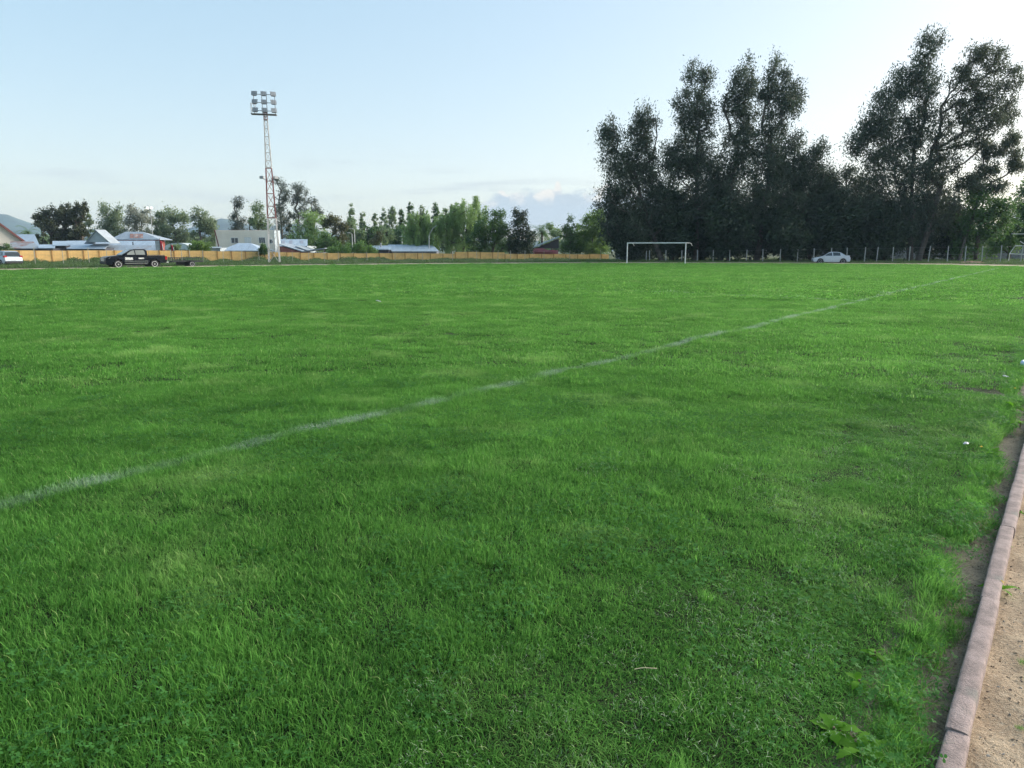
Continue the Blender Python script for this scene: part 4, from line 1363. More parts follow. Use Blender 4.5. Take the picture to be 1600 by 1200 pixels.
h = House('hip_roofed_house', 'house with grey hipped roof carrying a rusty patch above a red wall band', 173, 250, 118)
h.wall(176, 244, 374, 3.2, REDBAND)
h.hip(171, 250, 374, 362, 196, 222, 4.4, METAL_GREY)
mb = MB()
for a, b in ((203, 209), (210, 216.5), (217.5, 223.5)):
    vs = []
    for uu, vv in ((a, 372.2), (b, 372.2), (b, 365.6), (a, 365.6)):
        kk = (374 - vv) / 12.0
        yy = -0.3 + 2.2 * kk - 0.06
        pp_ = P(uu, vv, 118 + yy)
        vs.append((pp_.x - h.a.x, yy, pp_.z + 0.04))
    mb.add(vs, [(0, 1, 2, 3)])
mb.build('rusty_sheet', RUST, h.o)
h2 = House('lean_to_roof', 'broad grey-blue corrugated lean-to roof below the red wall band', 160, 250, 113, cat='shed')
h2.wall(166, 246, 391, 3.5, SHADE_WALL)
h2.slope(160, 247, 392, 383, 2.4, METAL_GREY, u0r=164, u1r=247)
h2.slope(164, 247, 383, 376, 2.4, METAL_BLUE, y0=2.1, u0r=176, u1r=246)
MB().tube((h2.x(202.5), 1.2, h2.z(383)), (h2.x(202.5), 1.2, h2.z(377.5)), 0.08).build('flue', DARKMETAL, h2.o)
MB().box(h2.x(243), h2.x(250), 0.1, 0.25, -0.1, h2.z(376)).build('end_post', GREYMETAL, h2.o)

h = House('tent_roof', 'small whitish domed canopy roof right of the two flags', 256, 298, 112, cat='shelter')
mb = MB()
n = 14
for i in range(n + 1):
    a = math.pi * i / n
    xx = h.x(277) - math.cos(a) * (h.x(297) - h.x(257)) / 2
    zz = h.z(390) + math.sin(a) ** 0.7 * (h.z(379.5) - h.z(390))
    mb.v += [(xx, 0.0, zz), (xx, 4.5, zz)]
for i in range(n):
    mb.f.append((2 * i, 2 * i + 2, 2 * i + 3, 2 * i + 1))
mb.f += [tuple(range(0, 2 * n + 2, 2)), tuple(range(1, 2 * n + 2, 2))]
mb.build('canopy', plain('canopy_sheet', (0.46, 0.52, 0.52), 0.7, var=0.2, scale=1.2), h.o)
for uu in (258.5, 277, 295.5):
    MB().box(h.x(uu) - 0.05, h.x(uu) + 0.05, 0.1, 0.2, -0.1, h.z(390)).build('support_post', GREYMETAL, h.o)

h = House('two_storey_building', 'cream two-storey building with a flat front and four upper windows', 337, 437, 124, cat='building')
h.wall(338, 429, 360, 3.2, CREAM)
h.slope(337.6, 429.4, 360.2, 359.6, 3.1, y0=0.05, m=plain('brown_verge', (0.30, 0.22, 0.19), 0.8), th=0.08)
MB().box(h.x(429) + 0.02, h.x(430), 0.0, 3.2, -0.1, h.z(359.5)).build('end_wall', PALEWALL, h.o)
MB().add([(h.x(337), -0.05, h.z(359.5)), (h.x(338.5), -0.05, h.z(359.5)), (h.x(344), -0.05, h.z(390)), (h.x(342.5), -0.05, h.z(390)), (h.x(337), 0.2, h.z(359.5)), (h.x(338.5), 0.2, h.z(359.5)), (h.x(344), 0.2, h.z(390)), (h.x(342.5), 0.2, h.z(390))],
         [(0, 1, 2, 3), (7, 6, 5, 4), (0, 4, 5, 1), (1, 5, 6, 2), (2, 6, 7, 3), (3, 7, 4, 0)]).build('downpipe', MAROON, h.o)
h.window(363, 373, 372, 379.5)
h.window(384, 393, 371.5, 379, curtain=True, bars=2)
h.window(406, 415, 371.5, 379.5, bars=2)
h.window(422.5, 427, 374.5, 380)

h = House('hip_roofed_shed', 'low pale blue hipped roof in front of the cream building', 345, 410, 113, cat='shed')
h.wall(350, 404, 391.5, 5, PALEWALL)
h.hip(344, 410, 391.5, 379.8, 372, 392, 6, METAL_BLUE)
h = House('low_shed', 'low white flat shed left of the pale blue hipped roof', 327, 345, 111, cat='shed')
h.wall(329, 344, 387, 3, PALEWALL)
h.slope(327, 346, 387.5, 385.5, 3.5, METAL_LIGHT)

h = House('metal_roofed_house', 'house with a pale blue roof dotted with square skylights right of the tower', 437, 481, 126)
h.wall(438, 480, 384, 6, PALEWALL)
r = h.slope(437, 480.5, 384.3, 373.8, 6.5, METAL_BLUE)
for a in (440, 452, 469):
    vs = []
    for uu, kk in ((a, 0.35), (a + 5, 0.35), (a + 5, 0.78), (a, 0.78)):
        yy = -0.3 + 6.5 * kk - 0.1
        pp_ = P(uu, 384.3 - 10.5 * kk, 126 + yy)
        vs.append((pp_.x - h.a.x, yy, pp_.z + 0.04))
    MB().add(vs, [(0, 1, 2, 3)]).build('skylight', plain('skylight_sheet', (0.30, 0.31, 0.36), 0.5), h.o)

h = House('red_walled_house', 'brick red walled house with a long grey roof edge sloping down to the right', 438, 474, 117)
xa, xb = h.x(438), h.x(472)
MB().add([(xa, 0, -0.1), (xb, 0, -0.1), (xb, 0, h.z(394)), (xa, 0, h.z(385)), (xa, 5, -0.1), (xb, 5, -0.1), (xb, 5, h.z(394)), (xa, 5, h.z(385))], [(0, 1, 2, 3), (7, 6, 5, 4), (0, 4, 5, 1), (1, 5, 6, 2), (2, 6, 7, 3), (3, 7, 4, 0)]).build('wall', BRICKRED, h.o)
for v0, v1, uu0, uu1, yy, mm, nm in ((382, 394, 436, 475, -0.4, METAL_GREY, 'roof'), (385.5, 393, 458, 480, 1.2, METAL_LIGHT, 'verge_board')):
    MB().add([(h.x(uu0), yy, h.z(v0)), (h.x(uu1), yy, h.z(v1)), (h.x(uu1), 5.4, h.z(v1) + 0.1), (h.x(uu0), 5.4, h.z(v0) + 0.1), (h.x(uu0), yy, h.z(v0) + 0.14), (h.x(uu1), yy, h.z(v1) + 0.14), (h.x(uu1), 5.4, h.z(v1) + 0.24), (h.x(uu0), 5.4, h.z(v0) + 0.24)],
             [(0, 1, 2, 3), (7, 6, 5, 4), (0, 4, 5, 1), (1, 5, 6, 2), (2, 6, 7, 3), (3, 7, 4, 0)]).build(nm, mm, h.o)
h = House('low_shed', 'low shed whose thin grey roof rises to the right beside the red-walled house', 472, 512, 116, cat='shed')
h.wall(476, 503, 394.5, 4, GREYBOARD)
MB().add([(h.x(471), -0.3, h.z(394)), (h.x(508), -0.3, h.z(388.5)), (h.x(508), 4.4, h.z(388)), (h.x(471), 4.4, h.z(393.5)), (h.x(471), -0.3, h.z(394) + 0.12), (h.x(508), -0.3, h.z(388.5) + 0.12), (h.x(508), 4.4, h.z(388) + 0.12), (h.x(471), 4.4, h.z(393.5) + 0.12)],
         [(0, 1, 2, 3), (7, 6, 5, 4), (0, 4, 5, 1), (1, 5, 6, 2), (2, 6, 7, 3), (3, 7, 4, 0)]).build('roof', METAL_GREY, h.o)

h = House('long_shed', 'long shed with a plain grey-blue metal roof near the middle of the wall', 606, 686, 126)
h.wall(613, 682, 392, 5, GREYBOARD)
h.slope(612, 686, 392.5, 382.2, 6, METAL_BLUE, u0r=606, u1r=676)
h = House('low_shed', 'open-fronted shed with a pale roof, left of the plain long roof', 576, 612, 125, cat='shed')
h.wall(584, 607, 389, 4, SHADE_WALL)
h.slope(576, 612, 390, 383.5, 5, METAL_BLUE, u0r=580, u1r=610)
MB().tube((h.x(593), 1.5, h.z(386)), (h.x(593), 1.5, h.z(379.5)), 0.12).build('flue', GREYMETAL, h.o)

h = House('pink_house', 'pink-walled house with a grey pitched roof between the palm and the bushes', 832, 874, 134)
h.wall(834, 872, 391, 6, PINK)
MB().add([(h.x(832), -0.4, h.z(388)), (h.x(874), -0.4, h.z(371)), (h.x(874), 6, h.z(371)), (h.x(832), 6, h.z(388)), (h.x(832), -0.4, h.z(388) + 0.25), (h.x(874), -0.4, h.z(371) + 0.25), (h.x(874), 6, h.z(371) + 0.25), (h.x(832), 6, h.z(388) + 0.25)],
         [(0, 1, 2, 3), (7, 6, 5, 4), (0, 4, 5, 1), (1, 5, 6, 2), (2, 6, 7, 3), (3, 7, 4, 0)]).build('roof', METAL_BLUE, h.o)
MB().add([(h.x(837), 0.1, h.z(388)), (h.x(873), 0.1, h.z(373)), (h.x(873), 0.1, h.z(388)), (h.x(837), 5, h.z(388)), (h.x(873), 5, h.z(373)), (h.x(873), 5, h.z(388))], [(0, 1, 2), (3, 5, 4), (0, 3, 4, 1), (1, 4, 5, 2), (2, 5, 3, 0)]).build('gable', SHADE_WALL, h.o)
MB().add([(h.x(832), -0.6, h.z(388)), (h.x(848), -0.6, h.z(388)), (h.x(866), -0.6, h.z(394)), (h.x(832), -0.6, h.z(394)), (h.x(832), 0, h.z(388)), (h.x(848), 0, h.z(388)), (h.x(866), 0, h.z(394)), (h.x(832), 0, h.z(394))],
         [(0, 1, 2, 3), (7, 6, 5, 4), (0, 4, 5, 1), (1, 5, 6, 2), (2, 6, 7, 3), (3, 7, 4, 0)]).build('lean_to', PINK, h.o)

# ------------------------------------------------------------------ floodlight tower
TW = plain('tower_white', (0.62, 0.58, 0.55), 0.6, var=0.15, scale=1.5)
TR = plain('tower_red', (0.25, 0.085, 0.075), 0.6, var=0.2, scale=1.5)
TP = plain('tower_faded_red', (0.42, 0.26, 0.25), 0.6, var=0.2, scale=1.5)
YT = 86.0
tb = P(429, 412, YT)
tower = empty('floodlight_tower', (tb.x, YT, 0), R(12))
tag(tower, 'tall red and white lattice floodlight tower behind the pitch', 'floodlight tower')
HT = P(409, 176, YT).z


def half(z):
    return 0.62 + (0.17 - 0.62) * (z / HT) ** 0.9


bands = [(0.0, 5.3, TW), (5.3, 11.0, TR), (11.0, 16.3, TW), (16.3, HT, TP)]
for z0, z1, m in bands:
    k0, k1 = half(z0), half(z1)
    for sx, sy in ((-1, -1), (1, -1), (1, 1), (-1, 1)):
        MB().bar((sx * k0, sy * k0, z0), (sx * k1, sy * k1, z1), 0.085 if z0 < 5 else 0.07).build('leg', m, tower)
    nb = max(2, int((z1 - z0) / (2.2 * (k0 + k1) / 1.6 * 1.1)))
    for f in range(4):
        c = [(-1, -1), (1, -1), (1, 1), (-1, 1)]
        (ax, ay), (bx_, by_) = c[f], c[(f + 1) % 4]
        mb = MB()
        for i in range(nb):
            za, zb_ = z0 + (z1 - z0) * i / nb, z0 + (z1 - z0) * (i + 1) / nb
            ka, kb = half(za), half(zb_)
            if i % 2 == 0:
                mb.bar((ax * ka, ay * ka, za), (bx_ * kb, by_ * kb, zb_), 0.046)
            else:
                mb.bar((bx_ * ka, by_ * ka, za), (ax * kb, ay * kb, zb_), 0.046)
            mb.bar((ax * kb, ay * kb, zb_ - 0.03), (bx_ * kb, by_ * kb, zb_ - 0.03), 0.045)
            if i == 0:
                mb.bar((ax * ka, ay * ka, za + 0.08), (bx_ * ka, by_ * ka, za + 0.08), 0.06)
        mb.build('bracing', m, tower)
# small lamps half way up
for s, a in ((-1, -0.5), (1, 0.6)):
    z = P(800, 279, YT).z
    k = half(z)
    mb = MB()
    mb.bar((s * k, -k, z - 0.25), (s * (k + 0.35), -k - 0.1, z), 0.05)
    lm = mb.build('lamp_arm', DARKMETAL, tower)
    MB().box(-0.26, 0.26, -0.14, 0.14, -0.16, 0.16).build('side_lamp', GREYMETAL, tower, bevel=0.04, loc=(s * (k + 0.42), -k - 0.1, z + 0.08), rz=a)
# head frame
hz0, hz1 = HT - 0.2, P(409, 143, YT).z
HF = plain('head_frame_steel', (0.22, 0.20, 0.20), 0.6, var=0.2)
mb = MB()
mb.box(-1.55, 1.25, -0.45, 0.35, hz0 - 0.06, hz0 + 0.02)
mb.build('platform', HF, tower)
mb = MB()
for x in (-1.15, -0.25, 0.25, 1.15):
    mb.bar((x, -0.35, hz0), (x, -0.35, hz1 - 0.25), 0.06)
for i in range(3):
    z = hz0 + 0.33 + i * (hz1 - hz0 - 0.72) / 2
    mb.bar((-1.3, -0.36, z), (1.3, -0.36, z), 0.06)
mb.build('head_frame', HF, tower)
mb = MB()
for x, y in ((-1.5, -0.42), (-1.5, 0.32), (-1.05, 0.32)):
    mb.bar((x, y, hz0), (x, y, hz0 + 1.15), 0.045)
for z in (hz0 + 0.6, hz0 + 1.15):
    mb.bar((-1.5, -0.42, z), (-1.5, 0.32, z), 0.04)
    mb.bar((-1.5, 0.32, z), (-1.05, 0.32, z), 0.04)
mb.build('guard_rail', TW, tower)
FL = plain('floodlight_glass', (0.34, 0.36, 0.38), 0.25, var=0.2, scale=6)
FH = plain('floodlight_housing', (0.16, 0.16, 0.17), 0.5, var=0.2)
for i in range(3):
    for j in range(3):
        x = (j - 1) * 1.0
        z = hz0 + 0.33 + i * (hz1 - hz0 - 0.72) / 2
        fl = MB().add([(-0.32, -0.12, -0.26), (0.32, -0.12, -0.26), (0.32, -0.12, 0.26), (-0.32, -0.12, 0.26), (-0.16, 0.22, -0.14), (0.16, 0.22, -0.14), (0.16, 0.22, 0.14), (-0.16, 0.22, 0.14)],
                      [(0, 1, 2, 3), (7, 6, 5, 4), (0, 4, 5, 1), (1, 5, 6, 2), (2, 6, 7, 3), (3, 7, 4, 0)]).build('floodlight', FH, tower)
        fl.location = (x, -0.62, z)
        fl.rotation_euler = (R(-22), 0, R((j - 1) * 14 + 8))
        MB().box(-0.29, 0.29, -0.135, -0.122, -0.23, 0.23).build('lens', FL, fl)
        mb = MB()
        for q in (-0.1, 0.1):
            mb.box(q - 0.012, q + 0.012, -0.15, -0.137, -0.25, 0.25)
            mb.box(-0.3, 0.3, -0.152, -0.139, q * 0.8 - 0.012, q * 0.8 + 0.012)
        mb.build('lens_guard', FH, fl)

# ------------------------------------------------------------------ goal
A = G(979.5, 411.9); A = Vector((A.x * 86.6 / A.y, 86.6, 0))
B = P(1071.3, 391, 84.9); B = Vector((B.x, 84.9, 0))
d = (B - A)
goal = empty('football_goal', A, math.atan2(d.y, d.x))
tag(goal, 'white football goal without a net in front of the eucalyptus trees', 'goal')
W = d.length
for x in (0, W):
    MB().tube((x, 0, -0.1), (x, 0, 2.40), 0.062, n=12).build('goalpost', WHITE, goal, smooth=False)
MB().tube((-0.06, 0, 2.44), (W + 0.06, 0, 2.44), 0.062, n=12).build('crossbar', WHITE, goal)
for x, s in ((0, 1), (W, 1)):
    MB().path([(x, 0, 2.45), (x + 0.45, 0.55, 2.44), (x + 0.62, 0.8, 2.34), (x + 0.72, 0.95, 2.1)], 0.032).build('net_bracket', WHITE, goal)

# ------------------------------------------------------------------ fences
FPOST = plain('fence_post_white', (0.38, 0.38, 0.36), 0.8, var=0.2)
WIRE = plain('fence_wire', (0.25, 0.26, 0.26), 0.5)
fence = empty('wire_fence', (P(1300, 391, 94).x, 94, 0))
tag(fence, 'fence of pale concrete posts and wire in front of the eucalyptus trees', 'fence')
fo = fence.location.copy()
fr = random.Random(6)
last = None
for uu in (1010, 1015.5, 1041, 1066, 1090, 1115, 1141, 1167, 1193, 1220, 1247, 1273, 1299, 1324.5, 1352, 1371, 1396, 1422, 1452, 1482, 1509.5, 1536, 1565, 1597, 1630):
    Y = float(np.interp(uu, [1000, 1630], [100, 88]))
    vt = float(np.interp(uu, [1000, 1115, 1220, 1352, 1452, 1536, 1600], [391.5, 390.3, 389.2, 386.5, 384.3, 383.8, 383.0])) + fr.uniform(-0.5, 0.5)
    zt = P(uu, vt, Y).z
    p = Vector((P(uu, 391, Y).x, Y, 0)) - fo
    lean = fr.gauss(0, 0.025)
    MB().bar((0, 0, -0.1), (lean * zt, 0, zt), 0.088).build('fence_post', FPOST, fence, loc=p)
    if last is not None:
        mb = MB()
        for f in (0.12, 0.5, 0.92):
            mb.tube(last[0] + Vector((0, 0, last[1] * f)), p + Vector((0, 0, zt * f)), 0.008, n=3)
        mb.build('fence_wire', WIRE, fence)
    last = (p, zt)

GP = plain('rusty_pole_paint', (0.34, 0.34, 0.28), 0.7, var=0.25)
fence2 = empty('wire_fence', (P(300, 391, 80).x, 80, 0))
tag(fence2, 'thin grey-green wire fence poles in the weeds before the yellow wall', 'fence')
fo = fence2.location.copy()
last = None
for uu, vt in ((-35, 386), (7, 391), (53, 385.5), (97, 391), (137.5, 387), (166, 391), (196, 389), (232, 391), (266, 390), (283, 390.5), (296, 391), (316, 391), (348, 392), (377, 392.5), (404, 393), (456, 393), (482, 393.5), (506, 390), (528, 393), (573, 394), (617, 393.5), (660, 394), (707, 392.5), (745, 391.5), (778, 391), (798, 391), (820, 391.5), (850, 392), (890, 391), (938, 391)):
    Y = float(np.interp(uu, [-35, 0, 300, 600, 940], [72, 74, 88, 98, 110]))
    zt = P(uu, vt, Y).z
    p = Vector((P(uu, 391, Y).x, Y, 0)) - fo
    MB().tube((0, 0, -0.1), (fr.gauss(0, 0.02), 0, zt), 0.032, n=6).build('fence_pole', GP, fence2, loc=p)
    if last is not None:
        mb = MB()
        for f in (0.3, 0.6, 0.95):
            mb.tube(last[0] + Vector((0, 0, last[1] * f)), p + Vector((0, 0, zt * f)), 0.004, n=3)
        mb.build('fence_wire', WIRE, fence2)
    last = (p, zt)

# grey board fences and sheds behind the wire fence
bf = empty('board_fence', (P(1480, 391, 122).x, 122, 0))
tag(bf, 'weathered grey board fence seen behind the wire fence, below the trees', 'fence')
mb = MB()
r_ = random.Random(3)
x = P(1235, 391, 122).x - bf.location.x
xe = P(1660, 391, 122).x - bf.location.x
while x < xe:
    w = r_.uniform(0.12, 0.2)
    mb.box(x, x + w, r_.uniform(-0.02, 0.02), 0.04 + r_.uniform(0, 0.02), -0.1, 1.75 + r_.uniform(-0.12, 0.25))
    x += w + r_.uniform(0.0, 0.06)
tag(mb.build('plank', GREYBOARD, bf), kind='stuff')
mb = MB()
for z in (0.5, 1.4):
    mb.box(P(1235, 391, 122).x - bf.location.x, xe, 0.08, 0.14, z, z + 0.1)
mb.build('rail', GREYBOARD, bf)
bf2 = empty('board_fence', (P(990, 391, 118).x, 118, 0))
tag(bf2, 'blue-grey sheet fence seen through the goal mouth behind the posts', 'fence')
mb = MB()
x = P(962, 391, 118).x - bf2.location.x
while x < P(1015, 391, 118).x - bf2.location.x:
    mb.box(x, x + 0.42, -0.02, 0.02, -0.1, 1.6)
    x += 0.45
mb.build('sheet_panel', plain('blue_grey_sheet', (0.13, 0.16, 0.19), 0.6, var=0.2), bf2)

# goal frames on the neighbouring ground, behind the fence
g2 = empty('football_goal', (P(1447, 391, 112).x, 112, 0), R(-4))
tag(g2, 'white goal frame partly hidden behind the wire fence and a eucalyptus trunk', 'goal')
w2 = (1496 - 1447) * upx(112)
for x in (0, w2):
    MB().tube((x, 0, -0.1), (x, 0, 1.55), 0.06, n=10).build('goalpost', WHITE, g2)
MB().tube((-0.06, 0, 1.58), (w2 + 0.06, 0, 1.58), 0.06, n=10).build('crossbar', WHITE, g2)
MB().tube((0, 0.05, 1.5), (0.5, 0.9, 0.0), 0.04).build('brace', WHITE, g2)
g3 = empty('football_goal', (P(1578, 391, 100).x, 100, 0), R(-12))
tag(g3, 'white goal frame with a high bar beyond the fence at the picture edge', 'goal')
zz = lambda v: P(800, v, 100).z
MB().tube((0, 0, zz(396.5)), (0.6, 0, zz(384)), 0.05).build('side_bar', WHITE, g3)
MB().tube((0.6, 0, zz(384)), (6.0, 0.3, zz(384.5)), 0.06).build('crossbar', WHITE, g3)
MB().tube((0.0, 0, zz(396.5)), (6.0, 0.3, zz(399.5)), 0.06).build('lower_bar', WHITE, g3)
MB().tube((2.0, 0.2, -0.1), (2.0, 0.2, zz(372)), 0.08).build('goalpost', WHITE, g3)
MB().tube((0.0, 0.2, zz(365.5)), (6.0, 0.2, zz(366)), 0.04).build('high_bar', WHITE, g3)
MB().tube((0.0, 0, -0.1), (0.0, 0, zz(396.5)), 0.05).build('goalpost', WHITE, g3)
MB().tube((1.2, 0.2, zz(377)), (2.0, 0.2, zz(383)), 0.04).build('brace', WHITE, g3)

# ------------------------------------------------------------------ vehicles
CHROME = plain('chrome', (0.55, 0.56, 0.58), 0.25, metal=0.8, var=0.05)
RIM = plain('alloy_rim', (0.62, 0.62, 0.61), 0.45, var=0.1)
REDLAMP = plain('tail_lamp', (0.42, 0.015, 0.02), 0.25)
LAMP = plain('head_lamp', (0.62, 0.66, 0.68), 0.15)
DARKPLASTIC = plain('dark_plastic', (0.025, 0.026, 0.028), 0.7)


def arc(cx, cz, r, a0, a1, n=10):
    return [(cx + r * math.cos(R(a0 + (a1 - a0) * i / n)), cz + r * math.sin(R(a0 + (a1 - a0) * i / n))) for i in range(n + 1)]


def wheel(parent, x, y, r, w, rim=RIM):
    s = 1 if y > 0 else -1
    t = MB().lathe([(r * 0.60, -w / 2), (r * 0.92, -w / 2), (r, -w * 0.36), (r, w * 0.36), (r * 0.92, w / 2), (r * 0.60, w / 2)], 'y', n=22).build('wheel', RUBBER, parent, smooth=False, loc=(x, y, r))
    mb = MB()
    mb.lathe([(r * 0.66, w * 0.30 * s), (r * 0.66, w * 0.515 * s), (r * 0.58, w * 0.52 * s), (r * 0.54, w * 0.44 * s), (r * 0.18, w * 0.50 * s), (r * 0.05, w * 0.50 * s)], 'y', n=18)
    mb.build('rim', rim, t)
    mb = MB()
    for i in range(6):
        a = i * math.pi / 3 + 0.2
        c, q = math.cos(a), math.sin(a)
        mb.tube((c * r * 0.36, w * 0.46 * s, q * r * 0.36), (c * r * 0.36, w * 0.505 * s, q * r * 0.36), r * 0.09, n=6)
    mb.build('rim_hole', DARKPLASTIC, t)
    return t


def side_poly(parent, name, poly, y, m, th=0.012):
    """flat panel on both flanks, following a side outline; y(z) gives the flank"""
    for s in (-1, 1):
        n = len(poly)
        vs = [(x, s * (y(x, z) + 0.004), z) for x, z in poly] + [(x, s * (y(x, z) - th), z) for x, z in poly]
        fs = [tuple(range(n)), tuple(range(2 * n - 1, n - 1, -1))] + [(i, (i + 1) % n, n + (i + 1) % n, n + i) for i in range(n)]
        MB().add(vs, fs).build(name, m, parent)


SIDEGLASS = plain('pale_side_glass', (0.22, 0.23, 0.21), 0.06, var=0.1, spec=0.8)  # opaque pale colour stands in for light seen through the cab
# pickup truck -------------------------------------------------------
PBLACK = plain('black_car_paint', (0.006, 0.008, 0.013), 0.28, var=0.05, spec=0.18)
pu0, pu1 = G(183, 420.2), G(238.5, 419.6)
hd = math.atan2(pu0.y - pu1.y, pu0.x - pu1.x)
mid = (pu0 + pu1) / 2
truck = empty('pickup_truck', (P(208, 391, 67.5).x, 67.5, -0.06), R(180) + R(44))
tag(truck, 'black double-cab pickup truck with white door lettering, parked at the pitch edge', 'pickup truck')
hw = 0.92
body = [(2.58, 0.42), (2.66, 0.55), (2.64, 0.80), (2.58, 1.00), (2.35, 1.10), (1.25, 1.20), (-0.95, 1.20), (-0.96, 1.13), (-2.55, 1.13), (-2.62, 1.08), (-2.64, 0.62), (-2.55, 0.52)] + [(-2.05, 0.50)] + arc(-1.50, 0.40, 0.47, 165, 15, 10) + [(-0.98, 0.44), (1.12, 0.44)] + arc(1.62, 0.40, 0.47, 170, 12, 10) + [(2.12, 0.42)]
MB().prism(body, -hw, hw, lambda x, z: 1.0 - (0.05 if abs(x) > 2.4 else 0) - (0.03 if z > 1.1 else 0)).build('body', PBLACK, truck, bevel=0.03)
cab = [(1.28, 1.19), (0.42, 1.70), (0.15, 1.76), (-0.70, 1.77), (-0.86, 1.72), (-0.98, 1.19)]
tp = lambda x, z: 1.0 - max(0, z - 1.15) * 0.30
MB().prism(cab, -hw * 0.975, hw * 0.975, tp).build('cab', PBLACK, truck, bevel=0.03)
fy = lambda x, z: hw * 0.975 * tp(x, z)
side_poly(truck, 'side_window', [(0.95, 1.25), (0.42, 1.60), (0.17, 1.67), (0.14, 1.25)], fy, SIDEGLASS)
side_poly(truck, 'side_window', [(0.06, 1.25), (0.09, 1.67), (-0.62, 1.67), (-0.72, 1.60), (-0.74, 1.25)], fy, SIDEGLASS)
MB().add([(1.24, -0.80, 1.23), (1.24, 0.80, 1.23), (0.47, 0.70, 1.685), (0.47, -0.70, 1.685), (1.18, -0.80, 1.18), (1.18, 0.80, 1.18), (0.41, 0.70, 1.63), (0.41, -0.70, 1.63)], [(0, 1, 2, 3), (7, 6, 5, 4), (0, 4, 5, 1), (1, 5, 6, 2), (2, 6, 7, 3), (3, 7, 4, 0)]).build('windscreen', plain('windscreen_glass', (0.10, 0.12, 0.13), 0.05, var=0.05, spec=0.9), truck, loc=(0.03, 0, 0.025))
MB().box(-0.99, -0.97, -0.62, 0.62, 1.28, 1.62).build('rear_window', GLASS, truck)
for x in (0.10, -0.86):
    side_poly(truck, 'door_gap', [(x, 0.50), (x + 0.014, 0.50), (x + 0.014, 1.20), (x, 1.20)], lambda x, z: hw * (1.0 - (0.03 if z > 1.1 else 0)) + 0.001, DARKPLASTIC)
side_poly(truck, 'door_lettering', [(1.02, 0.78), (0.35, 0.78), (0.35, 1.02), (1.02, 1.02)], lambda x, z: hw + 0.002, plain('white_vinyl', (0.66, 0.66, 0.64), 0.5, var=0.25, scale=14, second=(0.25, 0.25, 0.26), sec_scale=9, sec_lo=0.52, sec_hi=0.6))
side_poly(truck, 'door_lettering', [(-0.12, 0.86), (-0.60, 0.86), (-0.60, 0.98), (-0.12, 0.98)], lambda x, z: hw + 0.002, MATS['white_vinyl'])
side_poly(truck, 'side_step', [(1.05, 0.46), (-0.92, 0.46), (-0.92, 0.50), (1.05, 0.50)], lambda x, z: hw + 0.02, CHROME)
side_poly(truck, 'side_trim', [(1.05, 0.655), (-0.95, 0.655), (-0.95, 0.685), (1.05, 0.685)], lambda x, z: hw + 0.004, CHROME)
for s in (-1, 1):
    MB().add([(2.59, s * 0.55, 0.86), (2.35, s * 0.90, 0.90), (2.20, s * 0.915, 1.03), (2.50, s * 0.60, 1.00), (2.54, s * 0.55, 0.86), (2.30, s * 0.85, 0.90), (2.15, s * 0.86, 1.03), (2.45, s * 0.55, 1.00)], [(0, 1, 2, 3), (7, 6, 5, 4), (0, 4, 5, 1), (1, 5, 6, 2), (2, 6, 7, 3), (3, 7, 4, 0)]).build('headlight', LAMP, truck, loc=(0.03, s * 0.012, 0))
    MB().box(-2.665, -2.50, s * 0.78 - 0.10, s * 0.78 + 0.115, 0.78, 1.10).build('tail_light', REDLAMP, truck)
    MB().box(2.40, 2.67, s * 0.72 - 0.09, s * 0.72 + 0.09, 0.52, 0.64).build('fog_lamp', LAMP, truck, bevel=0.02)
    MB().box(0.85, 1.05, s * 0.90, s * 1.10, 1.22, 1.40).build('wing_mirror', PBLACK, truck, bevel=0.04) if s > 0 else MB().box(0.85, 1.05, -1.10, -0.90, 1.22, 1.40).build('wing_mirror', PBLACK, truck, bevel=0.04)
MB().box(2.60, 2.665, -0.50, 0.50, 0.68, 0.98).build('grille', CHROME, truck)
MB().box(2.50, 2.70, -0.86, 0.86, 0.42, 0.66).build('front_bumper', DARKPLASTIC, truck, bevel=0.04)
MB().box(-2.80, -2.58, -0.85, 0.85, 0.46, 0.62).build('rear_bumper', CHROME, truck, bevel=0.03)
MB().box(-2.50, -1.02, -0.76, 0.76, 1.10, 1.145).build('load_bed', DARKPLASTIC, truck)
mb = MB()
for s in (-1, 1):
    mb.tube((-2.45, s * 0.84, 1.20), (-1.05, s * 0.84, 1.20), 0.025)
    mb.tube((-2.45, s * 0.84, 1.12), (-2.45, s * 0.84, 1.20), 0.025)
    mb.tube((-1.05, s * 0.84, 1.12), (-1.05, s * 0.84, 1.20), 0.025)
mb.build('bed_rail', DARKMETAL, truck)
for x in (1.62, -1.50):
    for y in (-0.80, 0.80):
        wheel(truck, x, y, 0.39, 0.26)
MB().box(-2.1, 2.2, -0.66, 0.66, 0.30, 0.98).build('chassis', DARKPLASTIC, truck)

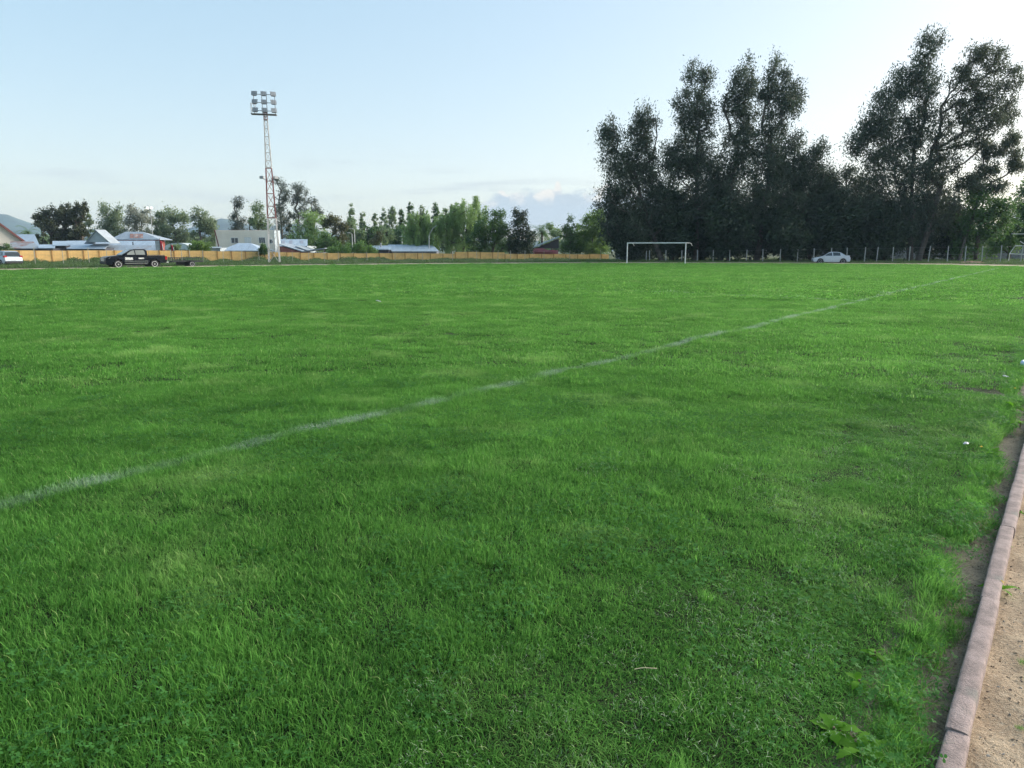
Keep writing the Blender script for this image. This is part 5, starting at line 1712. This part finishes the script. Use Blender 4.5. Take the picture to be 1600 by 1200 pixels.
# trailer ------------------------------------------------------------
trp = P(287, 391, 72.0)
trailer = empty('utility_trailer', (trp.x, 72.0, -0.05), R(180) + R(40))
tag(trailer, 'small dark open trailer with low barred sides behind the pickup truck', 'trailer')
MB().box(-1.55, 1.30, -0.68, 0.68, 0.50, 0.60).build('floor_pan', DARKMETAL, trailer)
for s in (-1, 1):
    mb = MB()
    for z in (0.60, 0.94):
        mb.bar((-1.55, s * 0.68, z), (1.30, s * 0.68, z), 0.045)
    mb.build('side_rail', DARKMETAL, trailer)
    for i in range(15):
        x = -1.55 + 2.85 * i / 14
        MB().bar((x, s * 0.68, 0.60), (x, s * 0.68, 0.94), 0.045 if i % 7 else 0.06).build('side_bar', DARKMETAL, trailer)
    MB().box(-0.85, -0.05, s * 0.72 - 0.04, s * 0.72 + 0.12 * s if s > 0 else -0.68, 0.62, 0.66).build('mudguard', DARKMETAL, trailer) if s > 0 else MB().box(-0.85, -0.05, -0.86, -0.70, 0.62, 0.66).build('mudguard', DARKMETAL, trailer)
    wheel(trailer, -0.45, s * 0.80, 0.30, 0.18)
mb = MB()
for x in (-1.55, 1.30):
    for z in (0.60, 0.94):
        mb.bar((x, -0.68, z), (x, 0.68, z), 0.045)
mb.build('end_rail', DARKMETAL, trailer)
mb = MB()
mb.bar((1.30, -0.45, 0.52), (2.5, 0, 0.48), 0.07)
mb.bar((1.30, 0.45, 0.52), (2.5, 0, 0.48), 0.07)
mb.bar((2.4, 0, 0.48), (2.95, 0, 0.48), 0.06)
mb.build('drawbar', DARKMETAL, trailer)
MB().box(0.1, 0.75, -0.35, 0.35, 0.22, 0.50).build('tool_box', DARKPLASTIC, trailer)

# parked saloon ------------------------------------------------------
PWHITE = plain('white_car_paint', (0.52, 0.55, 0.60), 0.25, var=0.03, coat=0.5)
PSILVER = plain('silver_car_paint', (0.30, 0.36, 0.41), 0.28, var=0.04, coat=0.4, metal=0.2)


def saloon(root, paint, hw, body, cab, wins, wheels, wr, lamps=True):
    MB().prism(body, -hw, hw, lambda x, z: 1.0 - (0.08 if abs(x) > 1.9 else 0) - max(0, z - 0.75) * 0.18).build('body', paint, root, bevel=0.035)
    tp = lambda x, z: 1.0 - max(0, z - 0.85) * 0.42
    MB().prism(cab, -hw * 0.95, hw * 0.95, tp).build('cabin', paint, root, bevel=0.035)
    fy = lambda x, z: hw * 0.95 * tp(x, z)
    for w in wins:
        side_poly(root, 'side_window', w, fy, GLASS)
    for x in wheels:
        for s in (-1, 1):
            wheel(root, x, s * (hw - 0.12), wr, 0.20)
    MB().box(wheels[1] - 0.42, wheels[0] + 0.42, -hw * 0.72, hw * 0.72, 0.20, 0.72).build('chassis', DARKPLASTIC, root)
    return fy


sp = P(1299, 391, 89.5)
sedan = empty('parked_car', (sp.x, 89.5, -0.05), R(180) - R(14))
tag(sedan, 'white four-door sedan parked in front of the fence under the eucalyptus trees', 'car')
b_ = [(2.05, 0.25), (2.13, 0.42), (2.08, 0.62), (1.95, 0.74), (1.15, 0.92), (0.9, 0.94), (-1.35, 1.00), (-1.95, 1.02), (-2.10, 0.95), (-2.14, 0.60), (-2.10, 0.30), (-1.72, 0.25)] + arc(-1.30, 0.31, 0.37, 170, 10, 9) + [(-0.88, 0.23), (0.88, 0.23)] + arc(1.30, 0.31, 0.37, 170, 10, 9) + [(1.72, 0.25)]
c_ = [(1.12, 0.90), (0.35, 1.37), (0.05, 1.45), (-0.62, 1.45), (-0.98, 1.38), (-1.62, 0.99)]
saloon(sedan, PWHITE, 0.85, b_, c_, [[(0.90, 0.98), (0.36, 1.31), (0.02, 1.39), (-0.05, 0.98)], [(-0.14, 0.98), (-0.08, 1.39), (-0.60, 1.39), (-0.92, 1.33), (-0.98, 0.99)]], (1.30, -1.30), 0.31)
MB().add([(1.08, -0.70, 0.95), (1.08, 0.70, 0.95), (0.40, 0.60, 1.36), (0.40, -0.60, 1.36)], [(0, 1, 2, 3)]).build('windscreen', GLASS, sedan, loc=(0.025, 0, 0.025))
MB().add([(-1.57, -0.68, 1.03), (-1.57, 0.68, 1.03), (-1.02, 0.58, 1.37), (-1.02, -0.58, 1.37)], [(0, 1, 2, 3)]).build('rear_window', GLASS, sedan, loc=(-0.025, 0, 0.03))
for s in (-1, 1):
    MB().box(-2.15, -1.88, s * 0.62 - 0.14, s * 0.62 + 0.14, 0.74, 0.94).build('tail_light', plain('dark_tail_lamp', (0.10, 0.02, 0.025), 0.25), sedan, bevel=0.03)
    MB().box(1.82, 2.10, s * 0.62 - 0.12, s * 0.62 + 0.12, 0.58, 0.70).build('headlight', LAMP, sedan, bevel=0.03)
    MB().box(0.78, 0.92, s * 0.88 - 0.09, s * 0.88 + 0.09, 0.95, 1.07).build('wing_mirror', PWHITE, sedan, bevel=0.03)
side_poly(sedan, 'door_gap', [(-0.10, 0.32), (-0.088, 0.32), (-0.088, 0.93), (-0.10, 0.93)], lambda x, z: 0.85 * (1.0 - max(0, z - 0.75) * 0.18) + 0.001, DARKPLASTIC)
MB().box(-2.17, -2.13, -0.26, 0.26, 0.56, 0.68).build('number_plate', WHITE, sedan)

up = P(4, 391, 74.5)
suv = empty('parked_car', (up.x, 74.5, -0.05), R(180) - R(32))
tag(suv, 'silver hatchback with red tail lights cut off by the left edge', 'car')
b_ = [(2.10, 0.28), (2.18, 0.50), (2.12, 0.74), (1.95, 0.84), (1.10, 1.00), (-2.00, 1.05), (-2.16, 0.98), (-2.20, 0.60), (-2.14, 0.34), (-1.80, 0.30)] + arc(-1.32, 0.34, 0.40, 170, 10, 9) + [(-0.88, 0.28), (0.88, 0.28)] + arc(1.34, 0.34, 0.40, 170, 10, 9) + [(1.78, 0.28)]
c_ = [(1.05, 0.98), (0.35, 1.50), (0.05, 1.60), (-1.55, 1.58), (-1.80, 1.50), (-2.08, 1.03)]
saloon(suv, PSILVER, 0.90, b_, c_, [[(0.85, 1.06), (0.35, 1.42), (0.05, 1.51), (-0.05, 1.06)], [(-0.14, 1.06), (-0.05, 1.51), (-0.85, 1.51), (-0.95, 1.06)], [(-1.04, 1.08), (-0.95, 1.50), (-1.50, 1.48), (-1.65, 1.12)]], (1.34, -1.32), 0.34)
MB().add([(-2.07, -0.70, 1.08), (-2.07, 0.70, 1.08), (-1.83, 0.60, 1.47), (-1.83, -0.60, 1.47)], [(0, 1, 2, 3)]).build('rear_window', GLASS, suv, loc=(-0.035, 0, 0.01))
for s in (-1, 1):
    MB().box(-2.17, -1.85, s * 0.72 - 0.14, s * 0.72 + 0.14, 0.92, 1.12).build('tail_light', REDLAMP, suv, bevel=0.03)
MB().box(-2.26, -2.10, -0.80, 0.80, 0.34, 0.55).build('rear_bumper', DARKPLASTIC, suv, bevel=0.03)
MB().box(-2.22, -2.18, -0.26, 0.26, 0.66, 0.78).build('number_plate', WHITE, suv)

# ------------------------------------------------------------------ flags, poles, lamps
FLAG = bpy.data.materials.new('flag_cloth')
FLAG.use_nodes = True
ft = NT(FLAG.node_tree)
fb = ft.n['Principled BSDF']
fx, fy_, fz = ft.sep(ft.new('ShaderNodeTexCoord').outputs['Generated'])
red = ft.math('LESS_THAN', fx, 0.5)
c = ft.mix(red, (0.62, 0.62, 0.62), (0.40, 0.02, 0.04))
blue = ft.math('MULTIPLY', ft.math('GREATER_THAN', fx, 0.5), ft.math('GREATER_THAN', fz, 0.67))
ft.l.new(ft.mix(blue, c, (0.02, 0.05, 0.25)), fb.inputs['Base Color'])
fb.inputs['Roughness'].default_value = 0.8
for uu, v0, v1, Y, lb, pv in ((250.5, 374, 392, 98, 'limp red, white and blue flag on a pole at the corner of the lean-to roof', 372), (267.5, 382, 392, 97, 'small hanging red, white and blue flag on a thin pole above the trailer', 380)):
    p = P(uu, 391, Y)
    fl = empty('flag', (p.x, Y, 0))
    tag(fl, lb, 'flag', 'flags behind the trailer')
    MB().tube((0, 0, -0.1), (0, 0, P(uu, pv, Y).z), 0.035, n=6).build('flag_pole', DARKMETAL, fl)
    z1, z0 = P(uu, v0, Y).z, P(uu, v1, Y).z
    rows = []
    for i in range(9):
        f = i / 8
        row = []
        for j in range(7):
            g = j / 6
            row.append((0.03 + g * (0.25 + 0.22 * f), 0.10 * math.sin(g * 9 + f * 2.0) * (0.3 + g), z1 + (z0 - z1) * f - 0.25 * g * (z1 - z0) * (1 - f)))
        rows.append(row)
    o = grid_mesh('cloth', np.array(rows), FLAG)
    o.parent = fl
    sd = o.modifiers.new('thickness', 'SOLIDIFY')
    sd.thickness = 0.006

EMIT = bpy.data.materials.new('lit_lamp')
EMIT.use_nodes = True
EMIT.node_tree.nodes['Principled BSDF'].inputs['Emission Color'].default_value = (1, 0.97, 0.9, 1)
EMIT.node_tree.nodes['Principled BSDF'].inputs['Emission Strength'].default_value = 6
p = P(240.5, 391, 160)
lp = empty('lamp_post', (p.x, 160, 0))
tag(lp, 'distant pole with two lit white lamps in front of the pale plane trees', 'lamp')
zt = P(240, 327, 160).z
MB().tube((0, 0, -0.1), (0, 0, zt), 0.09, 0.07, n=8).build('pole', GREYMETAL, lp)
MB().bar((-0.55, 0, zt), (0.55, 0, zt), 0.08).build('cross_arm', GREYMETAL, lp)
for s in (-1, 1):
    hd_ = MB().box(-0.24, 0.24, -0.1, 0.15, -0.18, 0.2).build('lamp_head', GREYMETAL, lp, bevel=0.03, loc=(s * 0.42, -0.1, zt + 0.25))
    MB().box(-0.2, 0.2, -0.125, -0.104, -0.14, 0.16).build('lens', EMIT, hd_)
for uu, vt, Y, lb in ((555, 357.5, 150, 'distant grey street lamp in front of the hazy trees, taller of the two'), (551, 364, 152, 'distant grey street lamp in front of the hazy trees, shorter of the two')):
    p = P(uu, 391, Y)
    o = empty('street_lamp', (p.x, Y, 0))
    tag(o, lb, 'street lamp', 'street lamps by the bronze tree')
    z = P(uu, vt, Y).z
    MB().tube((0, 0, -0.1), (0, 0, z - 0.2), 0.08, 0.05, n=8).build('pole', WHITE, o)
    MB().path([(0, 0, z - 0.2), (-0.25, 0, z), (-0.6, 0, z + 0.02)], 0.04).build('arm', WHITE, o)
    MB().box(-1.0, -0.5, -0.12, 0.12, z - 0.04, z + 0.08).build('lamp_head', WHITE, o, bevel=0.02)
for uu, vt, vb, Y, lb in ((628, 352, 388, 150, 'white pole standing among the trees above the plain long roof'), (670, 352, 388, 128, 'pale forked pole leaning in front of the left willow')):
    p = P(uu, 391, Y)
    o = empty('utility_pole', (p.x, Y, 0))
    tag(o, lb, 'pole')
    z = P(uu, vt, Y).z
    MB().tube((0, 0, -0.1), (0.1, 0, z * 0.7), 0.10, 0.07, n=8).build('pole', WHITE if uu < 650 else GREYMETAL, o)
    if uu > 650:
        MB().path([(0.1, 0, z * 0.7), (0.7, 0, z * 0.9), (1.5, 0, z)], 0.05).build('fork', GREYMETAL, o)
    else:
        MB().bar((-0.5, 0, z * 0.66), (0.7, 0, z * 0.66), 0.07).build('cross_arm', WHITE, o)

# litter and small things
LIT = plain('white_plastic', (0.50, 0.53, 0.54), 0.5, var=0.08)


def scrap(name, label, u, v, size, z=0.05, cat='litter', m=LIT, n=5, seed=0):
    r = random.Random(seed)
    p = G(u, v, z)
    rows = [[(size * (i / n - 0.5) * (1 + 0.2 * r.random()), size * 0.7 * (j / n - 0.5), size * 0.3 * r.random()) for i in range(n + 1)] for j in range(n + 1)]
    o = grid_mesh(name, np.array(rows), m)
    o.location = (p.x, p.y, p.z)
    o.rotation_euler = (r.uniform(-0.3, 0.3), r.uniform(-0.3, 0.3), r.random() * 6)
    sd = o.modifiers.new('thickness', 'SOLIDIFY')
    sd.thickness = 0.002
    tag(o, label, cat)


scrap('crumpled_paper', 'white scrap lying alone in the middle of the pitch grass', 591, 471, 0.13, 0.07, seed=1)
scrap('crumpled_paper', 'small crumpled white wrapper in the grass near the kerb', 1509, 694, 0.045, 0.05, seed=2)
scrap('crumpled_paper', 'whitish paper flake on the worn turf far along the gutter', 1571, 589, 0.06, 0.05, seed=3)
p = G(1598, 570, 0.03)
bo = MB().lathe([(0.012, 0.0), (0.032, 0.006), (0.034, 0.02), (0.034, 0.15), (0.028, 0.18), (0.014, 0.20), (0.014, 0.22)], 'x', n=14).build('plastic_bottle', plain('pale_blue_plastic', (0.50, 0.62, 0.78), 0.3), None, smooth=True, loc=(p.x, p.y, 0.05), rz=0.9)
tag(bo, 'pale blue plastic bottle lying in the gutter weeds at the picture edge', 'bottle')

# ------------------------------------------------------------------ undergrowth before the wall, far treeline
rng = np.random.default_rng(77)


def weed_clump(rng, n, rad, h, leaf):
    q = rng.normal(0, 1, (n, 3))
    q[:, 2] = np.abs(q[:, 2])
    q = q / np.linalg.norm(q, axis=1, keepdims=True) * (rng.random(n)[:, None] ** 0.5) * np.array([rad, rad, h])
    V, F = leaf_quads(rng, q, leaf, 0.35, -0.3, 1.0)
    V[:, 2] = np.maximum(V[:, 2], -0.05)
    return V, F, np.repeat(rng.random(n), 4)


WB = mat_leaf('rank_weeds', (0.040, 0.085, 0.022), (0.120, 0.195, 0.060), 0.3)
WB2 = mat_leaf('grey_weeds', (0.060, 0.085, 0.045), (0.140, 0.170, 0.095), 0.3)
srcs = [src('a0_weeds', weed_clump(rng, 260, 0.8, 0.75, 0.20), WB), src('a1_weeds', weed_clump(rng, 220, 0.7, 0.55, 0.18), WB), src('a2_weeds', weed_clump(rng, 240, 0.9, 0.6, 0.20), WB2),
        src('b0_grass', blades(rng, 260, 1.0, 0.08, 0.30, 0.035, 0.8), WB), src('b1_grass', blades(rng, 260, 1.0, 0.06, 0.22, 0.035, 0.8), WB2)]
EU = [-80, 0, 150, 450, 600, 700, 850, 1000, 1280, 1450, 1600, 1700]
EY = [58, 61, 64, 77, 82, 87, 91, 92, 89.5, 86, 77, 72]
pp, rr, sc_, ii = [], [], [], []


def clear(X, Y):
    ok = np.ones(len(X), bool)
    for o_, r_ in ((truck, 2.9), (trailer, 2.1), (suv, 2.4), (sedan, 2.6)):
        ok &= np.hypot(X - o_.location.x, Y - o_.location.y) > r_
    return ok


# rank weeds in front of the wall
k = 2600
uu = rng.random(k) * 1030 - 70
Yw = np.array([wall_Y(x) for x in uu])
Y0 = np.interp(uu, EU, EY)
f = 1 - rng.random(k) ** 1.5 * 0.75
Y = Y0 + (Yw - 0.8 - Y0) * f
X = (uu - 800) / (FPX * CP + 209 * SP) * Y
hgt = (0.42 + 0.90 * f ** 2) * (0.65 + 0.35 * np.sin(uu * 0.045 + 1.0) + 0.3 * np.sin(uu * 0.13)) * (0.7 + 0.6 * rng.random(k))
hgt = np.clip(hgt, 0.12, 1.25) * np.interp(uu, [-70, 500, 700, 960], [1.0, 1.0, 0.65, 0.55])
keep = ~((uu > -40) & (uu < 60) & (Y < 80)) & clear(X, Y)
s = 0.7 + 0.5 * rng.random(k)
put(X[keep], Y[keep], 0 * X[keep] - 0.1, rng.integers(0, 3, keep.sum()), s[keep], hgt[keep], 0.1)
# rough grass on every verge round the pitch
k = 9000
uu = rng.random(k) * 1780 - 80
Y0 = np.interp(uu, EU, EY)
Yf = np.where(uu < 960, [wall_Y(min(x, 960)) for x in uu], 118)
Y = Y0 - 1.0 + (Yf - Y0 + 1.0) * rng.random(k)
X = (uu - 800) / (FPX * CP + 209 * SP) * Y
s = 0.8 + 0.5 * rng.random(k)
edge = np.clip((Y - Y0 + 1.0) / 2.5, 0.35, 1)
low = np.where(clear(X, Y), 1.0, 0.35)
put(X, Y, 0 * X - 0.1, 3 + rng.integers(0, 2, k), s, s * (0.6 + 0.9 * rng.random(k)) * edge * low, 0.05)
# low weeds at the foot of the wire fence on the far end
k = 900
uu = 960 + rng.random(k) * 720
Y = np.interp(uu, [1000, 1630], [100, 88]) + rng.normal(0, 1.4, k)
X = (uu - 800) / (FPX * CP + 209 * SP) * Y
s = 0.5 + 0.4 * rng.random(k)
put(X, Y, 0 * X - 0.1, rng.integers(0, 3, k), s, np.clip(0.35 + 0.35 * np.sin(uu * 0.05) + 0.3 * rng.random(k), 0.15, 1) * np.interp(uu, [960, 1300, 1650], [0.5, 0.6, 0.95]), 0.1)
ug = scatter('undergrowth', srcs, np.concatenate(pp), np.concatenate(rr), np.concatenate(sc_), np.concatenate(ii))
tag(ug, 'rank green weeds and rough grass growing between the pitch and the yellow wall', 'weeds', kind='stuff')

# distant woodland that closes the horizon
n = 75000
uu = rng.random(n) * 2300 - 350
Y = 240 + rng.random(n) * 60
px = Y / (FPX * 1.01)
topv = 372 - 7 * np.sin(uu * 0.021 + 0.5) - 5 * np.sin(uu * 0.063 + 2) - 3 * np.sin(uu * 0.17) - np.where((uu > 900) & (uu < 1560), 14, 0) - 9 * np.exp(-((uu - 600) / 110) ** 2)
z = (391 - topv) * px * rng.random(n) ** 0.7 * (0.75 + 0.3 * np.sin(Y * 0.9 + uu * 0.08)) + 1.2
X = (uu - 800) / (FPX * CP + 209 * SP) * Y
V, F = leaf_quads(rng, np.stack([X, Y, z], -1), 1.15, 0.6, 0.1, 1.0)
tl = np_mesh('treeline', V, F, mat_leaf('distant_foliage', (0.045, 0.080, 0.032), (0.130, 0.185, 0.080), 0.3, scale=0.08), col=np.repeat(rng.random(n), 4))
tag(tl, 'continuous far band of woodland closing the horizon behind the houses', 'woodland', kind='stuff')

# brown soil heap by the track
mrng = np.random.default_rng(5)
c0 = G(1520, 409.5)
rows = []
for i in range(25):
    row = []
    for j in range(25):
        x, y = (i / 12 - 1) * 2.6, (j / 12 - 1) * 1.5
        q = max(0, 1 - (x / 2.6) ** 2 - (y / 1.5) ** 2)
        row.append((x, y, -0.15 + 0.42 * q ** 0.8 + (mrng.normal(0, 0.035) if q > 0 else 0)))
    rows.append(row)
o = grid_mesh('soil_heap', np.array(rows), mat('brown_soil', (0.16, 0.095, 0.06), 0.95, var=0.35, scale=2.5, bump=0.5, bscale=12))
o.location = (P(1522, 391, 87).x, 87, 0)
tag(o, 'low heap of reddish brown soil beside the track near the far corner', 'soil heap')

# ------------------------------------------------------------------ pebbles and crumbs on the sand and in the gutter
def pebble(rng, r):
    v = []
    for z, k, q in ((-0.4, 5, 0.6), (0.1, 6, 1.0), (0.55, 5, 0.6)):
        for i in range(6):
            a = i * math.pi / 3 + z
            g = q * (0.75 + 0.5 * rng.random())
            v.append((r * g * math.cos(a), r * g * math.sin(a) * 0.8, r * z * 0.8))
    f = []
    for l in range(2):
        for i in range(6):
            f.append((l * 6 + i, l * 6 + (i + 1) % 6, l * 6 + 6 + (i + 1) % 6, l * 6 + 6 + i))
    f += [(12, 13, 14, 15), (12, 15, 16, 17)]
    return np.array(v), np.array(f), np.full(18, rng.random())


PEB = [mat('pebble_grey', (0.30, 0.27, 0.23), 0.9, var=0.3, scale=60), mat('pebble_tan', (0.36, 0.26, 0.17), 0.9, var=0.3, scale=60), mat('pebble_dark', (0.13, 0.095, 0.07), 0.9, var=0.3, scale=60)]
ps = [src('p%d_pebble' % i, pebble(rng, 0.005), PEB[i % 3]) for i in range(6)]
ps.append(src('p6_straw', blades(rng, 5, 0.03, 0.02, 0.05, 0.002, 1.0, flat=True), mat('straw', (0.36, 0.29, 0.17), 0.9, var=0.3, scale=20)))
pp, rr, sc_, ii = [], [], [], []
k = 16000
t = 1.0 + rng.random(k) ** 1.4 * 8
n = 0.085 - rng.random(k) ** 1.4 * 1.6
x, y = t * TV.x + n * NV.x, t * TV.y + n * NV.y
z = 0.006 * np.sin(t * 5.1 + n * 7) + 0.004 * np.sin(t * 13 - n * 19) + 0.02 * np.clip((0.13 - n) / 0.4, 0, 1) - 0.045
put(x, y, z, np.where(rng.random(k) < 0.02, 6, rng.integers(0, 6, k)), 0.25 + 1.4 * rng.random(k) ** 4, 0.25 + 1.0 * rng.random(k) ** 4, 0.6)
k = 2600
t = 1.0 + rng.random(k) ** 1.3 * 9
n = 0.18 + rng.random(k) * (lawn_edge(t) - 0.12)
x, y = t * TV.x + n * NV.x, t * TV.y + n * NV.y
put(x, y, pitch_z(t, n), np.where(rng.random(k) < 0.15, 6, rng.integers(0, 6, k)), 0.3 + 1.0 * rng.random(k) ** 2, 0.3 + 0.8 * rng.random(k) ** 2, 0.6)
pb = scatter('gravel', ps, np.concatenate(pp), np.concatenate(rr), np.concatenate(sc_), np.concatenate(ii))
tag(pb, 'loose grit, crumbs of soil and straw on the sand and in the gutter', 'gravel', kind='stuff')

# ------------------------------------------------------------------ weeds one can pick out along the gutter
DOCK = mat_leaf('broad_weed_leaf', (0.050, 0.160, 0.012), (0.140, 0.340, 0.026), 0.5, rough=0.75, spec=0.15, scale=8)
STEM = plain('weed_stem', (0.16, 0.12, 0.06), 0.8)
YEL = plain('dandelion_yellow', (0.75, 0.50, 0.01), 0.7, var=0.1)


def lobed_leaf(L, W, lobes, curl, rng):
    """broad leaf outline with lobes, arched along its length"""
    n = 14
    top, bot = [], []
    for i in range(n + 1):
        s = i / n
        w = W * math.sin(math.pi * min(1, s * 0.97 + 0.03)) ** 0.7 * (1 + 0.32 * math.sin(s * lobes * 2 * math.pi) * (1 if lobes else 0))
        x, z = L * s, L * (0.55 * s - curl * s * s)
        top.append((x, max(w, 0.001), z + 0.12 * w))
        bot.append((x, -max(w, 0.001), z + 0.12 * w))
    mid = [(L * i / n, 0, L * (0.55 * i / n - curl * (i / n) ** 2)) for i in range(n + 1)]
    vs = top + mid + bot
    m = n + 1
    fs = [(i, i + 1, m + i + 1, m + i) for i in range(n)] + [(m + i, m + i + 1, 2 * m + i + 1, 2 * m + i) for i in range(n)]
    return np.array(vs), np.array(fs)


def weed(name, label, u, v, z, leaves, size, wid, lobes, seed, flower=None, cat='weed', group=None, mat_=None, lift=0.55):
    r = random.Random(seed)
    p = G(u, v, z)
    root = empty(name, p)
    tag(root, label, cat, group)
    mb = MB()
    mb.tube((0, 0, -0.02), (0.004, 0, 0.035), 0.006, 0.004)
    mb.build('stem', STEM, root)
    for i in range(leaves):
        a = 6.283 * i / leaves + r.uniform(-0.4, 0.4)
        V, F = lobed_leaf(size * r.uniform(0.65, 1.15), wid * r.uniform(0.8, 1.2), lobes, r.uniform(0.35, 0.8) * lift / 0.55, r)
        o = np_mesh('leaf', V, F, mat_ or DOCK, root, smooth=True, col=np.full(len(V), r.random()))
        o.rotation_euler = (r.uniform(-0.3, 0.3), r.uniform(-0.5, 0.25), a)
        o.location = (0, 0, 0.01 + 0.02 * r.random())
    if flower:
        mb = MB()
        mb.path([(0, 0, 0), (0.008, 0.004, flower * 0.6), (0.01, 0.01, flower)], 0.0022)
        mb.build('flower_stalk', DOCK, root)
        mb = MB()
        for ring, (rr_, nn_, zz_) in enumerate(((0.017, 14, 0.0), (0.011, 11, 0.004), (0.006, 7, 0.007))):
            for i in range(nn_):
                a = 6.283 * i / nn_ + ring
                c, q = math.cos(a), math.sin(a)
                mb.add([(0.01 - q * 0.002, 0.01 + c * 0.002, flower + zz_), (0.01 + q * 0.002, 0.01 - c * 0.002, flower + zz_), (0.01 + c * rr_, 0.01 + q * rr_, flower + zz_ + 0.004)], [(0, 1, 2)])
        mb.build('flower', YEL, root, recalc=False)
    return root


weed('broadleaf_weed', 'largest bright green lobed weed at the bottom beside the gutter', 1300, 1150, -0.01, 9, 0.085, 0.019, 3, 1)
weed('broadleaf_weed', 'dark jagged-leaved weed at the bottom edge below the bright lobed one', 1345, 1185, -0.02, 7, 0.10, 0.018, 5, 2)
weed('broadleaf_weed', 'small oval-leaved weed above the bright lobed one', 1365, 1030, -0.01, 9, 0.05, 0.011, 0, 3)
weed('broadleaf_weed', 'oval-leaved weed with pale undersides at the turf edge', 1340, 1075, 0.0, 7, 0.055, 0.012, 0, 4)
weed('broadleaf_weed', 'jagged low weed in the gutter halfway up the kerb', 1455, 890, -0.03, 8, 0.09, 0.014, 5, 5)
weed('broadleaf_weed', 'leafy weed where the gutter widens beyond the bare soil patch', 1500, 790, -0.03, 8, 0.11, 0.018, 4, 6)
weed('broadleaf_weed', 'leafy weed clump touching the kerb near the colour change', 1545, 715, -0.03, 9, 0.13, 0.02, 4, 7)
weed('broadleaf_weed', 'far leafy weed beside the kerb at the picture edge', 1582, 640, -0.03, 9, 0.14, 0.022, 4, 8)
weed('broadleaf_weed', 'weed hanging over the far kerb stones', 1594, 665, 0.0, 7, 0.12, 0.02, 4, 9)
weed('dandelion', 'dandelion with one yellow flower growing on the sand by the kerb', 1562, 925, -0.03, 8, 0.085, 0.011, 6, 10, flower=0.045, cat='dandelion')
weed('dandelion', 'yellow dandelion flower among the gutter weeds', 1531, 712, -0.03, 7, 0.09, 0.012, 6, 11, flower=0.07, cat='dandelion')
weed('dandelion', 'farthest yellow dandelion, near the picture edge', 1584, 618, -0.03, 7, 0.09, 0.012, 6, 12, flower=0.08, cat='dandelion')
weed('broadleaf_weed', 'tiny green sprout on the sand near the near kerb stones', 1570, 860, -0.03, 6, 0.04, 0.007, 0, 13)
weed('broadleaf_weed', 'small sprout on the sand just past the kerb joint', 1592, 805, -0.03, 7, 0.06, 0.009, 0, 14)
sc = G(1010, 1045, 0.055)
tag(MB().path([(-0.045, 0, 0), (-0.01, 0.002, 0.004), (0.04, -0.002, 0.001)], 0.0018, 5).build('twig', plain('dry_straw', (0.50, 0.42, 0.25), 0.8), None, loc=sc, rz=0.05), 'pale dry straw lying on the grass near the bottom', 'twig')

# ------------------------------------------------------------------ evening haze
HZ = bpy.data.materials.new('haze_air')
HZ.use_nodes = True
ht = NT(HZ.node_tree)
ht.n.clear()
ho = ht.new('ShaderNodeOutputMaterial')
pv = ht.new('ShaderNodeVolumePrincipled')
pv.inputs['Color'].default_value = (0.56, 0.77, 1.0, 1)
pv.inputs['Density'].default_value = 0.00016
pv.inputs['Anisotropy'].default_value = 0.0
ht.l.new(pv.outputs[0], ho.inputs['Volume'])
tag(MB().box(-2600, 2600, -280, 2550, -1.4, 135).build('haze', HZ), 'thin bluish evening haze over the houses and far hills', 'haze', kind='stuff')
